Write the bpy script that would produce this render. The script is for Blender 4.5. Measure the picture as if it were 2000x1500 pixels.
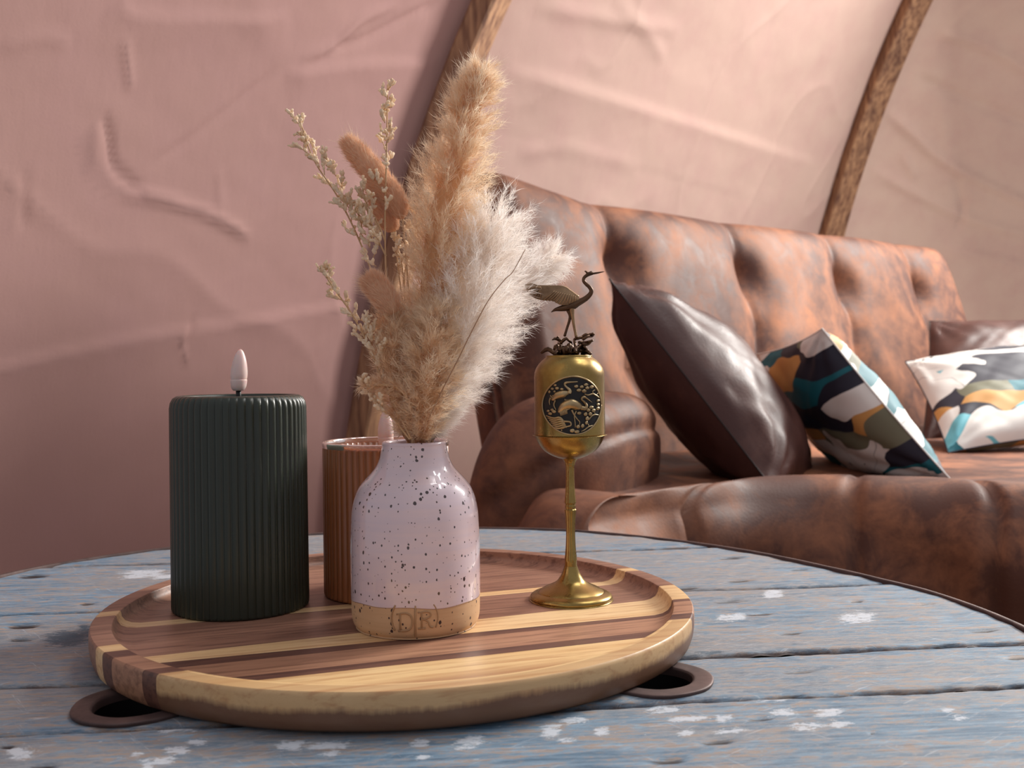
import bpy, bmesh, math, random
import numpy as np
from mathutils import Vector, Matrix
from mathutils.bvhtree import BVHTree
for o in list(bpy.data.objects): bpy.data.objects.remove(o)
SC = bpy.context.scene
COL = SC.collection
rng = np.random.default_rng(7)
random.seed(7)

# ------------------------------------------------------------------ camera
FPX, PITCH, ROLL, EYE = 1953.0, 0.0157, -0.0094, 0.164
def _basis():
    cp, sp = math.cos(PITCH), math.sin(PITCH)
    fwd = np.array([0, cp, -sp]); up = np.array([0, sp, cp]); r = np.array([1, 0, 0.])
    cr, sr = math.cos(ROLL), math.sin(ROLL)
    return fwd, cr*r + sr*up, -sr*r + cr*up
FWD, RGT, UPV = _basis()
cam_d = bpy.data.cameras.new('camera'); cam = bpy.data.objects.new('camera', cam_d); COL.objects.link(cam)
cam_d.sensor_width = 36; cam_d.lens = FPX/2000*36; cam_d.clip_start = .01; cam_d.clip_end = 100
mw = Matrix.Identity(4)
for i in range(3):
    mw[i][0] = RGT[i]; mw[i][1] = UPV[i]; mw[i][2] = -FWD[i]
mw[2][3] = EYE
cam.matrix_world = mw
SC.camera = cam
cam_d.dof.use_dof = True; cam_d.dof.focus_distance = 0.61; cam_d.dof.aperture_fstop = 15

def W(px, py, d):                       # photo pixel at distance y=d -> world point
    v = FWD + (px-1000)/FPX*RGT - (py-750)/FPX*UPV
    return np.array([0, 0, EYE]) + v*(d/v[1])
def WZ(px, py, z):                      # photo pixel on the level z
    v = FWD + (px-1000)/FPX*RGT - (py-750)/FPX*UPV
    return np.array([0, 0, EYE]) + v*((z-EYE)/v[2])

# ------------------------------------------------------------------ light
world = bpy.data.worlds.new('world'); SC.world = world; world.use_nodes = True
bg = world.node_tree.nodes['Background']
bg.inputs[0].default_value = (0.96, 0.93, 1.0, 1); bg.inputs[1].default_value = 0.32
def area(name, loc, target, sx, sy, power, color=(1, 1, 1)):
    l = bpy.data.lights.new(name, 'AREA'); l.shape = 'RECTANGLE'; l.size = sx; l.size_y = sy
    l.energy = power; l.color = color
    o = bpy.data.objects.new(name, l); COL.objects.link(o); o.location = loc
    o.rotation_euler = (Vector(target)-Vector(loc)).to_track_quat('-Z', 'Y').to_euler()
    return o
area('door_daylight', (2.45, 2.55, 1.65), (0.0, 0.9, 0.1), 0.95, 1.2, 116, (1.0, 0.965, 0.91))
for k in range(5):                       # the star of skylight panes overhead
    a = math.radians(72*k+20)
    p = (0.95+0.34*math.cos(a), 0.9+0.34*math.sin(a), 1.9)
    o_ = area('skylight_pane', p, (p[0], p[1], 0.0), 0.13, 0.34, 2.0, (1.0, 0.98, 0.97)); o_.rotation_euler = (0, 0, a-math.pi/2)
sl_ = bpy.data.lights.new('sun', 'SUN'); sl_.energy = 3.8; sl_.color = (1.0, .93, .84); sl_.angle = .01
sun = bpy.data.objects.new('sun', sl_); COL.objects.link(sun); sun.location = (2, 6, 4)
sun.rotation_euler = Vector((-.42, -.78, -.52)).to_track_quat('-Z', 'Y').to_euler()
SC.view_settings.view_transform = 'Standard'; SC.view_settings.look = 'None'
SC.view_settings.exposure = 0.42; SC.view_settings.gamma = 1; SC.view_settings.use_curve_mapping = False
SC.cycles.max_bounces = 10; SC.cycles.diffuse_bounces = 7; SC.cycles.transmission_bounces = 8

# ------------------------------------------------------------------ helpers
def tag(o, label=None, cat=None, group=None, kind=None):
    if label: o['label'] = label
    if cat: o['category'] = cat
    if group: o['group'] = group
    if kind: o['kind'] = kind
    return o
def thing(name, loc, label, cat, group=None):
    o = bpy.data.objects.new(name, None); COL.objects.link(o); o.location = Vector(loc)
    o.empty_display_size = .02
    bpy.context.view_layer.update()
    return tag(o, label, cat, group)
def M(name, VF, mat, parent=None, loc=None, smooth=True, attrs=None, wloc=None):
    V, F = VF
    V = np.asarray(V, float)
    me = bpy.data.meshes.new(name)
    base = np.zeros(3)
    if parent is not None:
        p = parent
        while p is not None:
            base += np.array(p.location); p = p.parent
    else:
        base = np.array(loc) if loc is not None else np.array([V[:, 0].mean(), V[:, 1].mean(), V[:, 2].min()])
    if isinstance(F, np.ndarray):
        k = F.shape[1]
        me.vertices.add(len(V)); me.vertices.foreach_set('co', (V-base).astype(np.float32).ravel())
        me.loops.add(F.size); me.loops.foreach_set('vertex_index', F.astype(np.int32).ravel())
        me.polygons.add(len(F)); me.polygons.foreach_set('loop_start', np.arange(0, F.size, k, dtype=np.int32))
        me.update(calc_edges=True); me.validate()
    else:
        me.from_pydata((V-base).tolist(), [], [tuple(f) for f in F]); me.update()
    if smooth: me.polygons.foreach_set('use_smooth', np.ones(len(me.polygons), bool))
    if attrs:
        for an, arr in attrs.items():
            arr = np.asarray(arr, np.float32)
            if arr.ndim == 1:
                at = me.attributes.new(an, 'FLOAT', 'POINT'); at.data.foreach_set('value', arr)
            else:
                at = me.attributes.new(an, 'FLOAT_VECTOR', 'POINT'); at.data.foreach_set('vector', arr.ravel())
    if mat: me.materials.append(mat)
    o = bpy.data.objects.new(name, me); COL.objects.link(o)
    if parent is not None: o.parent = parent
    else: o.location = Vector(base)
    return o
def cat(parts):
    Vs, Fs, n = [], [], 0
    for V, F in parts:
        V = np.asarray(V, float)
        Vs.append(V); Fs += [tuple(int(i)+n for i in f) for f in F]; n += len(V)
    return np.concatenate(Vs), Fs
def grid_faces(nu, nv, closeu=False, closev=False):
    i = np.arange(nu if closeu else nu-1); j = np.arange(nv if closev else nv-1)
    I, J = np.meshgrid(i, j, indexing='ij'); I = I.ravel(); J = J.ravel()
    I2 = (I+1) % nu; J2 = (J+1) % nv
    return np.stack([I*nv+J, I2*nv+J, I2*nv+J2, I*nv+J2], 1)
def lathe(prof, n, c, rf=None):
    """prof (r,z); c centre; rf(theta, r, z) gives the radius"""
    prof = np.array(prof, float); th = np.arange(n)/n*2*math.pi
    V = np.zeros((len(prof), n, 3))
    for i, (r, z) in enumerate(prof):
        rr = rf(th, r, z) if rf else r
        V[i, :, 0] = c[0]+rr*np.cos(th); V[i, :, 1] = c[1]+rr*np.sin(th); V[i, :, 2] = z
    F = grid_faces(len(prof), n, False, True)[:, ::-1]
    F = F[:, ::-1]
    F = [tuple(f) for f in F]
    return V.reshape(-1, 3), F
def smooth_prof(p, k=6):
    return spline(np.array(p, float), k)
def spline(P, k=8):
    P = np.asarray(P, float)
    if len(P) < 3: 
        t = np.linspace(0, 1, k+1)[:, None]; return P[0]*(1-t)+P[1]*t
    Q = np.vstack([2*P[0]-P[1], P, 2*P[-1]-P[-2]]); out = []
    for i in range(1, len(Q)-2):
        for j in range(k):
            t = j/k
            out.append(.5*((2*Q[i])+(-Q[i-1]+Q[i+1])*t+(2*Q[i-1]-5*Q[i]+4*Q[i+1]-Q[i+2])*t*t+(-Q[i-1]+3*Q[i]-3*Q[i+1]+Q[i+2])*t**3))
    out.append(Q[-2]); return np.array(out)
def frames(P):
    T = np.gradient(P, axis=0); T /= np.linalg.norm(T, axis=1)[:, None]+1e-12
    a = np.array([0, 0, 1.]) if abs(T[0][2]) < .9 else np.array([0, 1., 0])
    n = np.cross(T[0], a); n /= np.linalg.norm(n); N = [n]
    for i in range(1, len(P)):
        n = N[-1]-T[i]*(N[-1]@T[i]); n /= np.linalg.norm(n)+1e-12; N.append(n)
    N = np.array(N); return T, N, np.cross(T, N)
def tube(P, R, n=8, squash=(1, 1), fixed=None, k=1):
    P = np.asarray(P, float); R = np.broadcast_to(np.asarray(R, float), (len(P),)).copy()
    if k > 1:
        R = spline(np.c_[R, R], k)[:, 0]; P = spline(P, k)
    R = np.maximum(R, 1e-5)
    T, N, B = frames(P)
    if fixed is not None:              # fixed = direction of the squash axis
        f = np.array(fixed, float); N = f-T*(T@f)[:, None]; N /= np.linalg.norm(N, axis=1)[:, None]; B = np.cross(T, N)
    th = np.arange(n)/n*2*math.pi
    V = P[:, None, :]+R[:, None, None]*(np.cos(th)[None, :, None]*N[:, None, :]*squash[0]+np.sin(th)[None, :, None]*B[:, None, :]*squash[1])
    F = [tuple(f) for f in grid_faces(len(P), n, False, True)]
    m = len(P)*n
    V = np.vstack([V.reshape(-1, 3), P[0]-T[0]*R[0]*.4, P[-1]+T[-1]*R[-1]*.4])
    for j in range(n):
        F.append((m, j, (j+1) % n)); F.append((m+1, (len(P)-1)*n+(j+1) % n, (len(P)-1)*n+j))
    return V, F
def blob(c, ax, n=8, m=6):
    """ellipsoid: ax = 3 axis vectors"""
    ax = np.array(ax, float); V = []; 
    for i in range(m+1):
        a = math.pi*i/m
        for j in range(n):
            b = 2*math.pi*j/n
            V.append(np.array(c)+ax[0]*math.sin(a)*math.cos(b)+ax[1]*math.sin(a)*math.sin(b)+ax[2]*math.cos(a))
    F = [tuple(f) for f in grid_faces(m+1, n, False, True)]
    return np.array(V), F
def box(c, s, R=None):
    V = np.array([[x, y, z] for x in (-.5, .5) for y in (-.5, .5) for z in (-.5, .5)])*np.array(s)
    if R is not None: V = V@np.array(R).T
    return V+np.array(c), [(0, 1, 3, 2), (4, 6, 7, 5), (0, 4, 5, 1), (2, 3, 7, 6), (0, 2, 6, 4), (1, 5, 7, 3)]
def vnoise(P, scale, seed=0, octs=3):
    """cheap smooth noise made of sines, -1..1"""
    r = np.random.default_rng(seed); out = np.zeros(len(P)); amp = 1; tot = 0
    for o in range(octs):
        for k in range(5):
            d = r.normal(size=P.shape[1]); d /= np.linalg.norm(d)
            out += amp*np.sin(P@d*scale*(2**o)*r.uniform(.7, 1.4)+r.uniform(0, 6.28)+1.5*np.sin(P@np.roll(d, 1)*scale*(2**o)*.7+r.uniform(0, 6)))
        tot += amp*2.2; amp *= .5
    return out/tot

# ------------------------------------------------------------------ materials
def S(r, g, b, a=1):
    f = lambda c: (c/255/12.92) if c/255 <= .04045 else ((c/255+.055)/1.055)**2.4
    return (f(r), f(g), f(b), a)
class NT:
    def __init__(s, name):
        s.m = bpy.data.materials.new(name); s.m.use_nodes = True; s.t = s.m.node_tree; s.n = s.t.nodes; s.l = s.t.links
        s.b = s.n['Principled BSDF']
    def N(s, t, **kw):
        n = s.n.new(t)
        for k, v in kw.items():
            if k[0] == 'i' and k[1:].isdigit(): s.put(n.inputs[int(k[1:])], v)
            else: setattr(n, k, v)
        return n
    def put(s, sock, v):
        if isinstance(v, bpy.types.NodeSocket): s.l.new(v, sock)
        elif isinstance(v, bpy.types.Node): s.l.new(v.outputs[0], sock)
        else: sock.default_value = v
    def coord(s, scale=(1, 1, 1), rot=(0, 0, 0), kind='Object', loc=(0, 0, 0)):
        c = s.N('ShaderNodeTexCoord'); m = s.N('ShaderNodeMapping'); s.l.new(c.outputs[kind], m.inputs[0])
        m.inputs['Rotation'].default_value = rot; m.inputs['Location'].default_value = loc
        m2 = s.N('ShaderNodeMapping'); s.l.new(m.outputs[0], m2.inputs[0]); m2.inputs['Scale'].default_value = scale
        return m2.outputs[0]
    def noise(s, vec, scale, detail=4, rough=.5, dist=0):
        n = s.N('ShaderNodeTexNoise'); s.l.new(vec, n.inputs['Vector']); n.inputs['Scale'].default_value = scale
        n.inputs['Detail'].default_value = detail; n.inputs['Roughness'].default_value = rough; n.inputs['Distortion'].default_value = dist
        return n.outputs[0]
    def ramp(s, fac, stops, interp='LINEAR'):
        n = s.N('ShaderNodeValToRGB'); s.put(n.inputs[0], fac); cr = n.color_ramp; cr.interpolation = interp
        while len(cr.elements) < len(stops): cr.elements.new(.5)
        for e, (p, c) in zip(cr.elements, stops):
            e.position = p; e.color = c if hasattr(c, '__len__') else (c, c, c, 1)
        return n.outputs[0]
    def mix(s, f, a, b, mode='MIX'):
        n = s.N('ShaderNodeMix', data_type='RGBA', blend_type=mode)
        s.put(n.inputs[0], f); s.put(n.inputs[6], a); s.put(n.inputs[7], b); return n.outputs[2]
    def math(s, op, a, b=0.0, clamp=False):
        n = s.N('ShaderNodeMath', operation=op); n.use_clamp = clamp; s.put(n.inputs[0], a); s.put(n.inputs[1], b); return n.outputs[0]
    def attr(s, name):
        return s.N('ShaderNodeAttribute', attribute_name=name)
    def bump(s, h, strength=.3, dist=.001, normal=None):
        n = s.N('ShaderNodeBump'); s.put(n.inputs['Height'], h); n.inputs['Strength'].default_value = strength; n.inputs['Distance'].default_value = dist
        if normal is not None: s.put(n.inputs['Normal'], normal)
        s.l.new(n.outputs[0], s.b.inputs['Normal']); return n.outputs[0]
    def set(s, **kw):
        for k, v in kw.items(): s.put(s.b.inputs[k.replace('_', ' ')], v)
        return s.m
def plain(name, c, rough=.5, metal=0, **kw):
    t = NT(name); v = t.coord((1, 1, 1)); n = t.noise(v, 60, 3)
    d = tuple(x*.82 for x in c[:3])+(1,)
    t.set(Base_Color=t.mix(n, d, c), Roughness=rough, Metallic=metal, **kw); return t.m

def canvas_mat():
    t = NT('pink_canvas'); v = t.coord()
    big = t.noise(v, 1.3, 3)
    c = t.mix(t.ramp(big, [(.35, 0), (.65, 1)]), S(168, 130, 124), S(178, 140, 132))
    ax = t.attr('warm_glow'); c = t.mix(ax.outputs['Fac'], c, S(198, 174, 160))  # beige tone, with the sun glow of the right panels put into the colour
    bl = t.noise(v, 7, 4, .6); c = t.mix(t.math('MULTIPLY', t.ramp(bl, [(.4, 0), (.75, 1)]), .35), c, S(176, 136, 134))
    fine = t.noise(v, 330, 3, .7); c = t.mix(t.math('MULTIPLY', fine, .22), c, S(150, 112, 110))
    t.bump(t.math('ADD', t.math('MULTIPLY', fine, .35), t.noise(t.coord((1, 1, .25)), 26, 4, .55)), .35, .004)
    t.set(Base_Color=c, Roughness=.85)
    tr = t.N('ShaderNodeBsdfTranslucent'); t.put(tr.inputs[0], c)
    mx = t.N('ShaderNodeMixShader'); mx.inputs[0].default_value = .24
    t.l.new(t.b.outputs[0], mx.inputs[1]); t.l.new(tr.outputs[0], mx.inputs[2])
    t.l.new(mx.outputs[0], t.n['Material Output'].inputs[0]); return t.m
def wood_mat(name, a, b, dark, axis_rot=0, stretch=14, rough=.55, scale=18, stain=False):
    t = NT(name); v = t.coord((1, stretch, stretch), (0, 0, -axis_rot))
    n = t.noise(v, scale, 6, .62, .3); n2 = t.noise(v, scale*.28, 3, .5, .5); n3 = t.noise(v, scale*5, 3, .6)
    c = t.mix(t.ramp(n2, [(.3, 0), (.7, 1)]), a, b)
    c = t.mix(t.math('MULTIPLY', t.ramp(n, [(.48, 0), (.64, 1)]), .7), c, dark)
    c = t.mix(t.math('MULTIPLY', t.ramp(n3, [(.55, 0), (.8, 1)]), .3), c, dark)
    if stain:
        sep = t.N('ShaderNodeSeparateXYZ'); t.l.new(t.coord(), sep.inputs[0])
        wob = t.noise(t.coord((1, 1, .2)), 16, 3, .5); wob2 = t.noise(t.coord((1, 1, .12)), 420, 2, .6)
        h = t.math('ADD', t.math('MULTIPLY_ADD', wob, -.011), sep.outputs[2])
        n_ = t.n[-1]
        zz = t.math('SUBTRACT', sep.outputs[2], t.math('MULTIPLY', wob, .010))
        zz = t.math('SUBTRACT', zz, t.math('MULTIPLY', wob2, .003))
        f = t.N('ShaderNodeMapRange'); t.put(f.inputs[0], zz); f.inputs[1].default_value = .0068; f.inputs[2].default_value = .0034; f.inputs[3].default_value = 0; f.inputs[4].default_value = .9
        c2 = t.mix(.45, c, S(168, 126, 88)); ln = t.N('ShaderNodeVectorMath', operation='LENGTH'); cmb = t.N('ShaderNodeCombineXYZ'); t.l.new(sep.outputs[0], cmb.inputs[0]); t.l.new(sep.outputs[1], cmb.inputs[1]); t.l.new(cmb.outputs[0], ln.inputs[0])
        out_ = t.math('GREATER_THAN', ln.outputs['Value'], .1705)
        c2 = t.mix(f.outputs[0], c2, S(104, 70, 54)); 
        sv = t.N('ShaderNodeSeparateXYZ'); t.l.new(t.coord((1, 1, 1), (0, 0, -axis_rot)), sv.inputs[0])
        q = t.math('ABSOLUTE', t.math('ADD', sv.outputs[1], .1405)); q = t.math('ADD', q, t.math('MULTIPLY', t.math('SUBTRACT', n, .5), .012))
        inn = t.math('LESS_THAN', ln.outputs['Value'], .1680)
        c = t.mix(t.math('MULTIPLY', t.math('MULTIPLY', t.ramp(q, [(0, 1), (.010, 0)]), inn), .75), c, S(168, 118, 84))
        c = t.mix(out_, c, c2)
    t.bump(n, .12, .0006)
    return t.set(Base_Color=c, Roughness=rough)
def leather_mat(name, base, patch, dark, amt=.5, rough=.58):
    t = NT(name); v = t.coord()
    n = t.noise(v, 4.2, 6, .6, .4); n2 = t.noise(v, 16, 6, .7, .5); n3 = t.noise(v, 2.2, 3)
    f = t.math('ADD', t.math('MULTIPLY', n, .6), t.math('MULTIPLY', n2, .4))
    c = t.mix(t.ramp(f, [(.45, 0), (.64, 1)]), base, patch)
    c = t.mix(t.ramp(n3, [(.45, 0), (.7, amt)]), c, dark)
    cr = t.N('ShaderNodeTexVoronoi'); t.l.new(v, cr.inputs[0]); cr.inputs['Scale'].default_value = 260
    h = t.math('ADD', t.math('MULTIPLY', cr.outputs[0], .18), t.math('MULTIPLY', t.noise(v, 14, 3), .6))
    t.bump(h, .25, .0025)
    return t.set(Base_Color=c, Roughness=t.ramp(n2, [(.3, rough-.08), (.7, rough+.14)]), Specular_IOR_Level=.32)
def leaf_fabric(name, seed, leaf):
    t = NT(name); v = t.coord((1, 1, 1), (0, 0, 0), 'UV', (seed, seed*.37, 0))
    nz = t.N('ShaderNodeTexNoise'); t.l.new(v, nz.inputs[0]); nz.inputs['Scale'].default_value = 2.2; nz.inputs['Detail'].default_value = 1.5
    sub = t.N('ShaderNodeVectorMath', operation='SUBTRACT'); t.l.new(nz.outputs[1], sub.inputs[0]); sub.inputs[1].default_value = (.5, .5, .5)
    sc = t.N('ShaderNodeVectorMath', operation='SCALE'); t.l.new(sub.outputs[0], sc.inputs[0]); sc.inputs[3].default_value = .42
    ad = t.N('ShaderNodeVectorMath', operation='ADD'); t.l.new(v, ad.inputs[0]); t.l.new(sc.outputs[0], ad.inputs[1])
    mp = t.N('ShaderNodeMapping'); t.l.new(ad.outputs[0], mp.inputs[0]); mp.inputs['Rotation'].default_value = (0, 0, .7); mp.inputs['Scale'].default_value = (2.6, 8.0, 1)
    vo = t.N('ShaderNodeTexVoronoi'); t.l.new(mp.outputs[0], vo.inputs[0]); vo.inputs['Scale'].default_value = 1.0
    sp = t.N('ShaderNodeSeparateColor'); t.l.new(vo.outputs['Color'], sp.inputs[0])
    white, navy, teal, ochre, olive, aqua = S(238, 236, 230), S(38, 40, 56), S(20, 108, 122), S(214, 160, 92), S(118, 118, 96), S(110, 190, 204)
    if leaf == 'light': st = [(0, white), (.40, navy), (.55, teal), (.66, white), (.78, ochre), (.85, olive), (.93, aqua)]
    else: st = [(0, navy), (.30, white), (.45, teal), (.62, navy), (.74, ochre), (.82, white), (.93, olive)]
    c = t.ramp(sp.outputs[0], st, 'CONSTANT')
    fc = (.62, .48) if leaf == 'light' else (.45, .95)
    sx = t.N('ShaderNodeSeparateXYZ'); t.l.new(t.coord(kind='UV', loc=(-fc[0], -fc[1], 0)), sx.inputs[0])
    th_n = t.math('ARCTAN2', sx.outputs[1], sx.outputs[0]); rr_n = t.math('SQRT', t.math('ADD', t.math('MULTIPLY', sx.outputs[0], sx.outputs[0]), t.math('MULTIPLY', sx.outputs[1], sx.outputs[1])))
    wob_n = t.math('MULTIPLY', t.math('SUBTRACT', t.noise(v, 3.5, 2), .5), 5.0)
    pet = t.math('ABSOLUTE', t.math('SINE', t.math('ADD', t.math('MULTIPLY', th_n, 4.5), wob_n)))
    pm = t.math('LESS_THAN', t.math('MULTIPLY', rr_n, 1.0/(.56 if leaf == 'light' else .42)), t.math('POWER', pet, .55))
    ln_ = t.math('LESS_THAN', t.math('ABSOLUTE', t.math('SINE', t.math('ADD', t.math('MULTIPLY', th_n, 9), wob_n))), .07)
    c = t.mix(pm, c, white); c = t.mix(t.math('MULTIPLY', t.math('MULTIPLY', ln_, pm), .45), c, navy)
    f2 = t.noise(t.coord((1, 1, 1), kind='UV'), 300, 2); t.bump(f2, .2, .0005)
    return t.set(Base_Color=c, Roughness=.62)
M_canvas = canvas_mat()
M_rib = wood_mat('rib_wood', S(118, 82, 58), S(150, 112, 78), S(66, 40, 28), 0, 1, .55, 22)
_t = NT('rib_timber'); _v = _t.coord((9, 9, 1)); _n = _t.noise(_v, 7, 5, .6); _n2 = _t.noise(_v, 2, 2)
_c = _t.mix(_t.ramp(_n, [(.35, 0), (.65, 1)]), S(104, 68, 50), S(172, 132, 98)); _c = _t.mix(_t.math('MULTIPLY', _t.ramp(_n2, [(.55, 0), (.7, 1)]), .5), _c, S(70, 38, 30))
_t.bump(_n, .3, .003); M_rib = _t.set(Base_Color=_c, Roughness=.6)
A_ST = math.radians(19.5)
M_cream = wood_mat('acacia_cream', S(226, 186, 132), S(236, 203, 154), S(192, 142, 96), A_ST, 16, .42, 16)
M_creamf = wood_mat('acacia_cream_heart', S(226, 186, 130), S(236, 203, 150), S(190, 138, 90), A_ST, 16, .42, 14, stain=True)
M_brown = wood_mat('acacia_brown', S(140, 100, 82), S(164, 122, 100), S(92, 60, 50), A_ST, 16, .42, 16)
M_tan = wood_mat('acacia_tan', S(168, 122, 96), S(184, 138, 108), S(120, 82, 64), A_ST, 16, .42, 16)
M_dark = wood_mat('acacia_dark', S(98, 66, 56), S(118, 80, 64), S(66, 42, 38), A_ST, 16, .42, 20)
M_leather = leather_mat('sofa_leather', S(90, 55, 43), S(178, 117, 82), S(60, 35, 31), .5)
M_leatherd = leather_mat('dark_leather', S(72, 44, 40), S(98, 62, 52), S(50, 28, 26), .5, .42)
M_seam = plain('seam_thread', S(40, 24, 22), .7)
M_clothA = leaf_fabric('leaf_print_light', 3.3, 'light'); M_clothB = leaf_fabric('leaf_print_dark', 1.1, 'dark')
def wax(name, c, c2, sss=.12):
    t = NT(name); v = t.coord(); n = t.noise(v, 40, 3)
    t.bump(t.noise(v, 160, 3), .06, .0006)
    m = t.set(Base_Color=t.mix(n, c, c2), Roughness=.33, Subsurface_Weight=sss, Subsurface_Radius=(1, .7, .5), Subsurface_Scale=.004); return m
M_green = wax('green_wax', S(34, 42, 35), S(44, 54, 44))
M_orange = wax('amber_wax', S(142, 84, 48), S(156, 98, 60), .25)
M_bulb = plain('flame_plastic', S(238, 214, 208), .35); M_black = plain('black_wick', S(18, 18, 18), .5)
M_bulb.node_tree.nodes['Principled BSDF'].inputs['Subsurface Weight'].default_value = .4
M_bulb.node_tree.nodes['Principled BSDF'].inputs['Subsurface Scale'].default_value = .004
def glass(name, col):
    t = NT(name); t.bump(t.noise(t.coord(), 90, 2), .02, .0003); return t.set(Base_Color=col, Roughness=.06, Transmission_Weight=.85, IOR=1.45)
M_glassrim = glass('amber_glass', S(232, 200, 184))
def brass(name, a, b, r0, r1):
    t = NT(name); v = t.coord(); n = t.noise(v, 38, 5, .65); n2 = t.noise(v, 300, 2)
    t.bump(n2, .04, .0003)
    return t.set(Base_Color=t.mix(t.ramp(n, [(.35, 0), (.7, 1)]), a, b), Metallic=1.0, Roughness=t.ramp(n, [(.3, r0), (.75, r1)]))
M_brass = brass('antique_brass', S(166, 142, 84), S(130, 106, 62), .22, .36)
M_bronze = brass('dark_bronze', S(104, 80, 62), S(66, 52, 44), .3, .45)
M_relief = brass('relief_brass', S(196, 176, 136), S(150, 126, 92), .3, .42)
M_blackmetal_shade = plain('blackmetal_and_shade', S(14, 11, 12), .55)  # medallion metal; also the black put in for shade inside the bolt holes
M_iron = brass('rusty_iron', S(96, 76, 72), S(66, 50, 48), .5, .75); M_iron.node_tree.nodes['Principled BSDF'].inputs['Metallic'].default_value = .35
def ceramic(name, c, c2, rough, coat):
    t = NT(name); v = t.coord(); n = t.noise(v, 30, 3)
    band = t.noise(t.coord((1, 1, 40)), 6, 3)
    col = t.mix(t.ramp(t.math('ADD', t.math('MULTIPLY', n, .5), t.math('MULTIPLY', band, .5)), [(.35, 0), (.65, 1)]), c, c2)
    for sc, th, off in ((300, .19, 0), (520, .2, 3.3)):
        vo = t.N('ShaderNodeTexVoronoi'); vv = t.coord((1, 1, .8), loc=(off, off, 0)); 
        wz = t.noise(vv, 900, 2); 
        t.l.new(vv, vo.inputs[0]); vo.inputs['Scale'].default_value = sc
        sep = t.N('ShaderNodeSeparateColor'); t.l.new(vo.outputs['Color'], sep.inputs[0])
        d = t.math('ADD', vo.outputs['Distance'], t.math('MULTIPLY', t.math('SUBTRACT', wz, .5), .22))
        rad = t.math('MULTIPLY', t.ramp(sep.outputs[0], [(.55, 0), (1, 1)]), th*1.7)
        msk = t.ramp(t.math('SUBTRACT', rad, d), [(0, 0), (.05, 1)])
        col = t.mix(msk, col, S(58, 36, 36))
    t.bump(t.math('ADD', band, t.math('MULTIPLY', n, .3)), .12 if coat else .3, .0008)
    return t.set(Base_Color=col, Roughness=rough, Coat_Weight=coat, Coat_Roughness=.04)
M_glaze = ceramic('speckled_glaze', S(226, 202, 204), S(214, 196, 206), .3, 1.0)
M_clay = ceramic('speckled_clay', S(212, 174, 134), S(200, 160, 120), .6, 0)
def fluff(name, core, tip, trans=.35):
    t = NT(name); a = t.attr('tip'); c = t.mix(a.outputs['Fac'], core, tip)
    n = t.noise(t.coord(), 70, 3); c = t.mix(t.math('MULTIPLY', t.ramp(n, [(.4, 0), (.7, 1)]), .3), c, core)
    t.set(Base_Color=c, Roughness=.8)
    tr = t.N('ShaderNodeBsdfTranslucent'); t.put(tr.inputs[0], c)
    mx = t.N('ShaderNodeMixShader'); mx.inputs[0].default_value = trans
    t.l.new(t.b.outputs[0], mx.inputs[1]); t.l.new(tr.outputs[0], mx.inputs[2]); t.l.new(mx.outputs[0], t.n['Material Output'].inputs[0]); return t.m
M_pampas = fluff('tan_pampas', S(238, 200, 154), S(255, 246, 228), .55)
M_white = fluff('white_pampas', S(250, 240, 230), S(255, 253, 251), .58)
M_bunny = fluff('bunny_tail', S(230, 184, 146), S(250, 228, 204), .3)
M_statice = fluff('dry_statice', S(255, 232, 200), S(255, 246, 226), .4)
M_stem = plain('dry_stem', S(214, 176, 134), .7)

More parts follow.
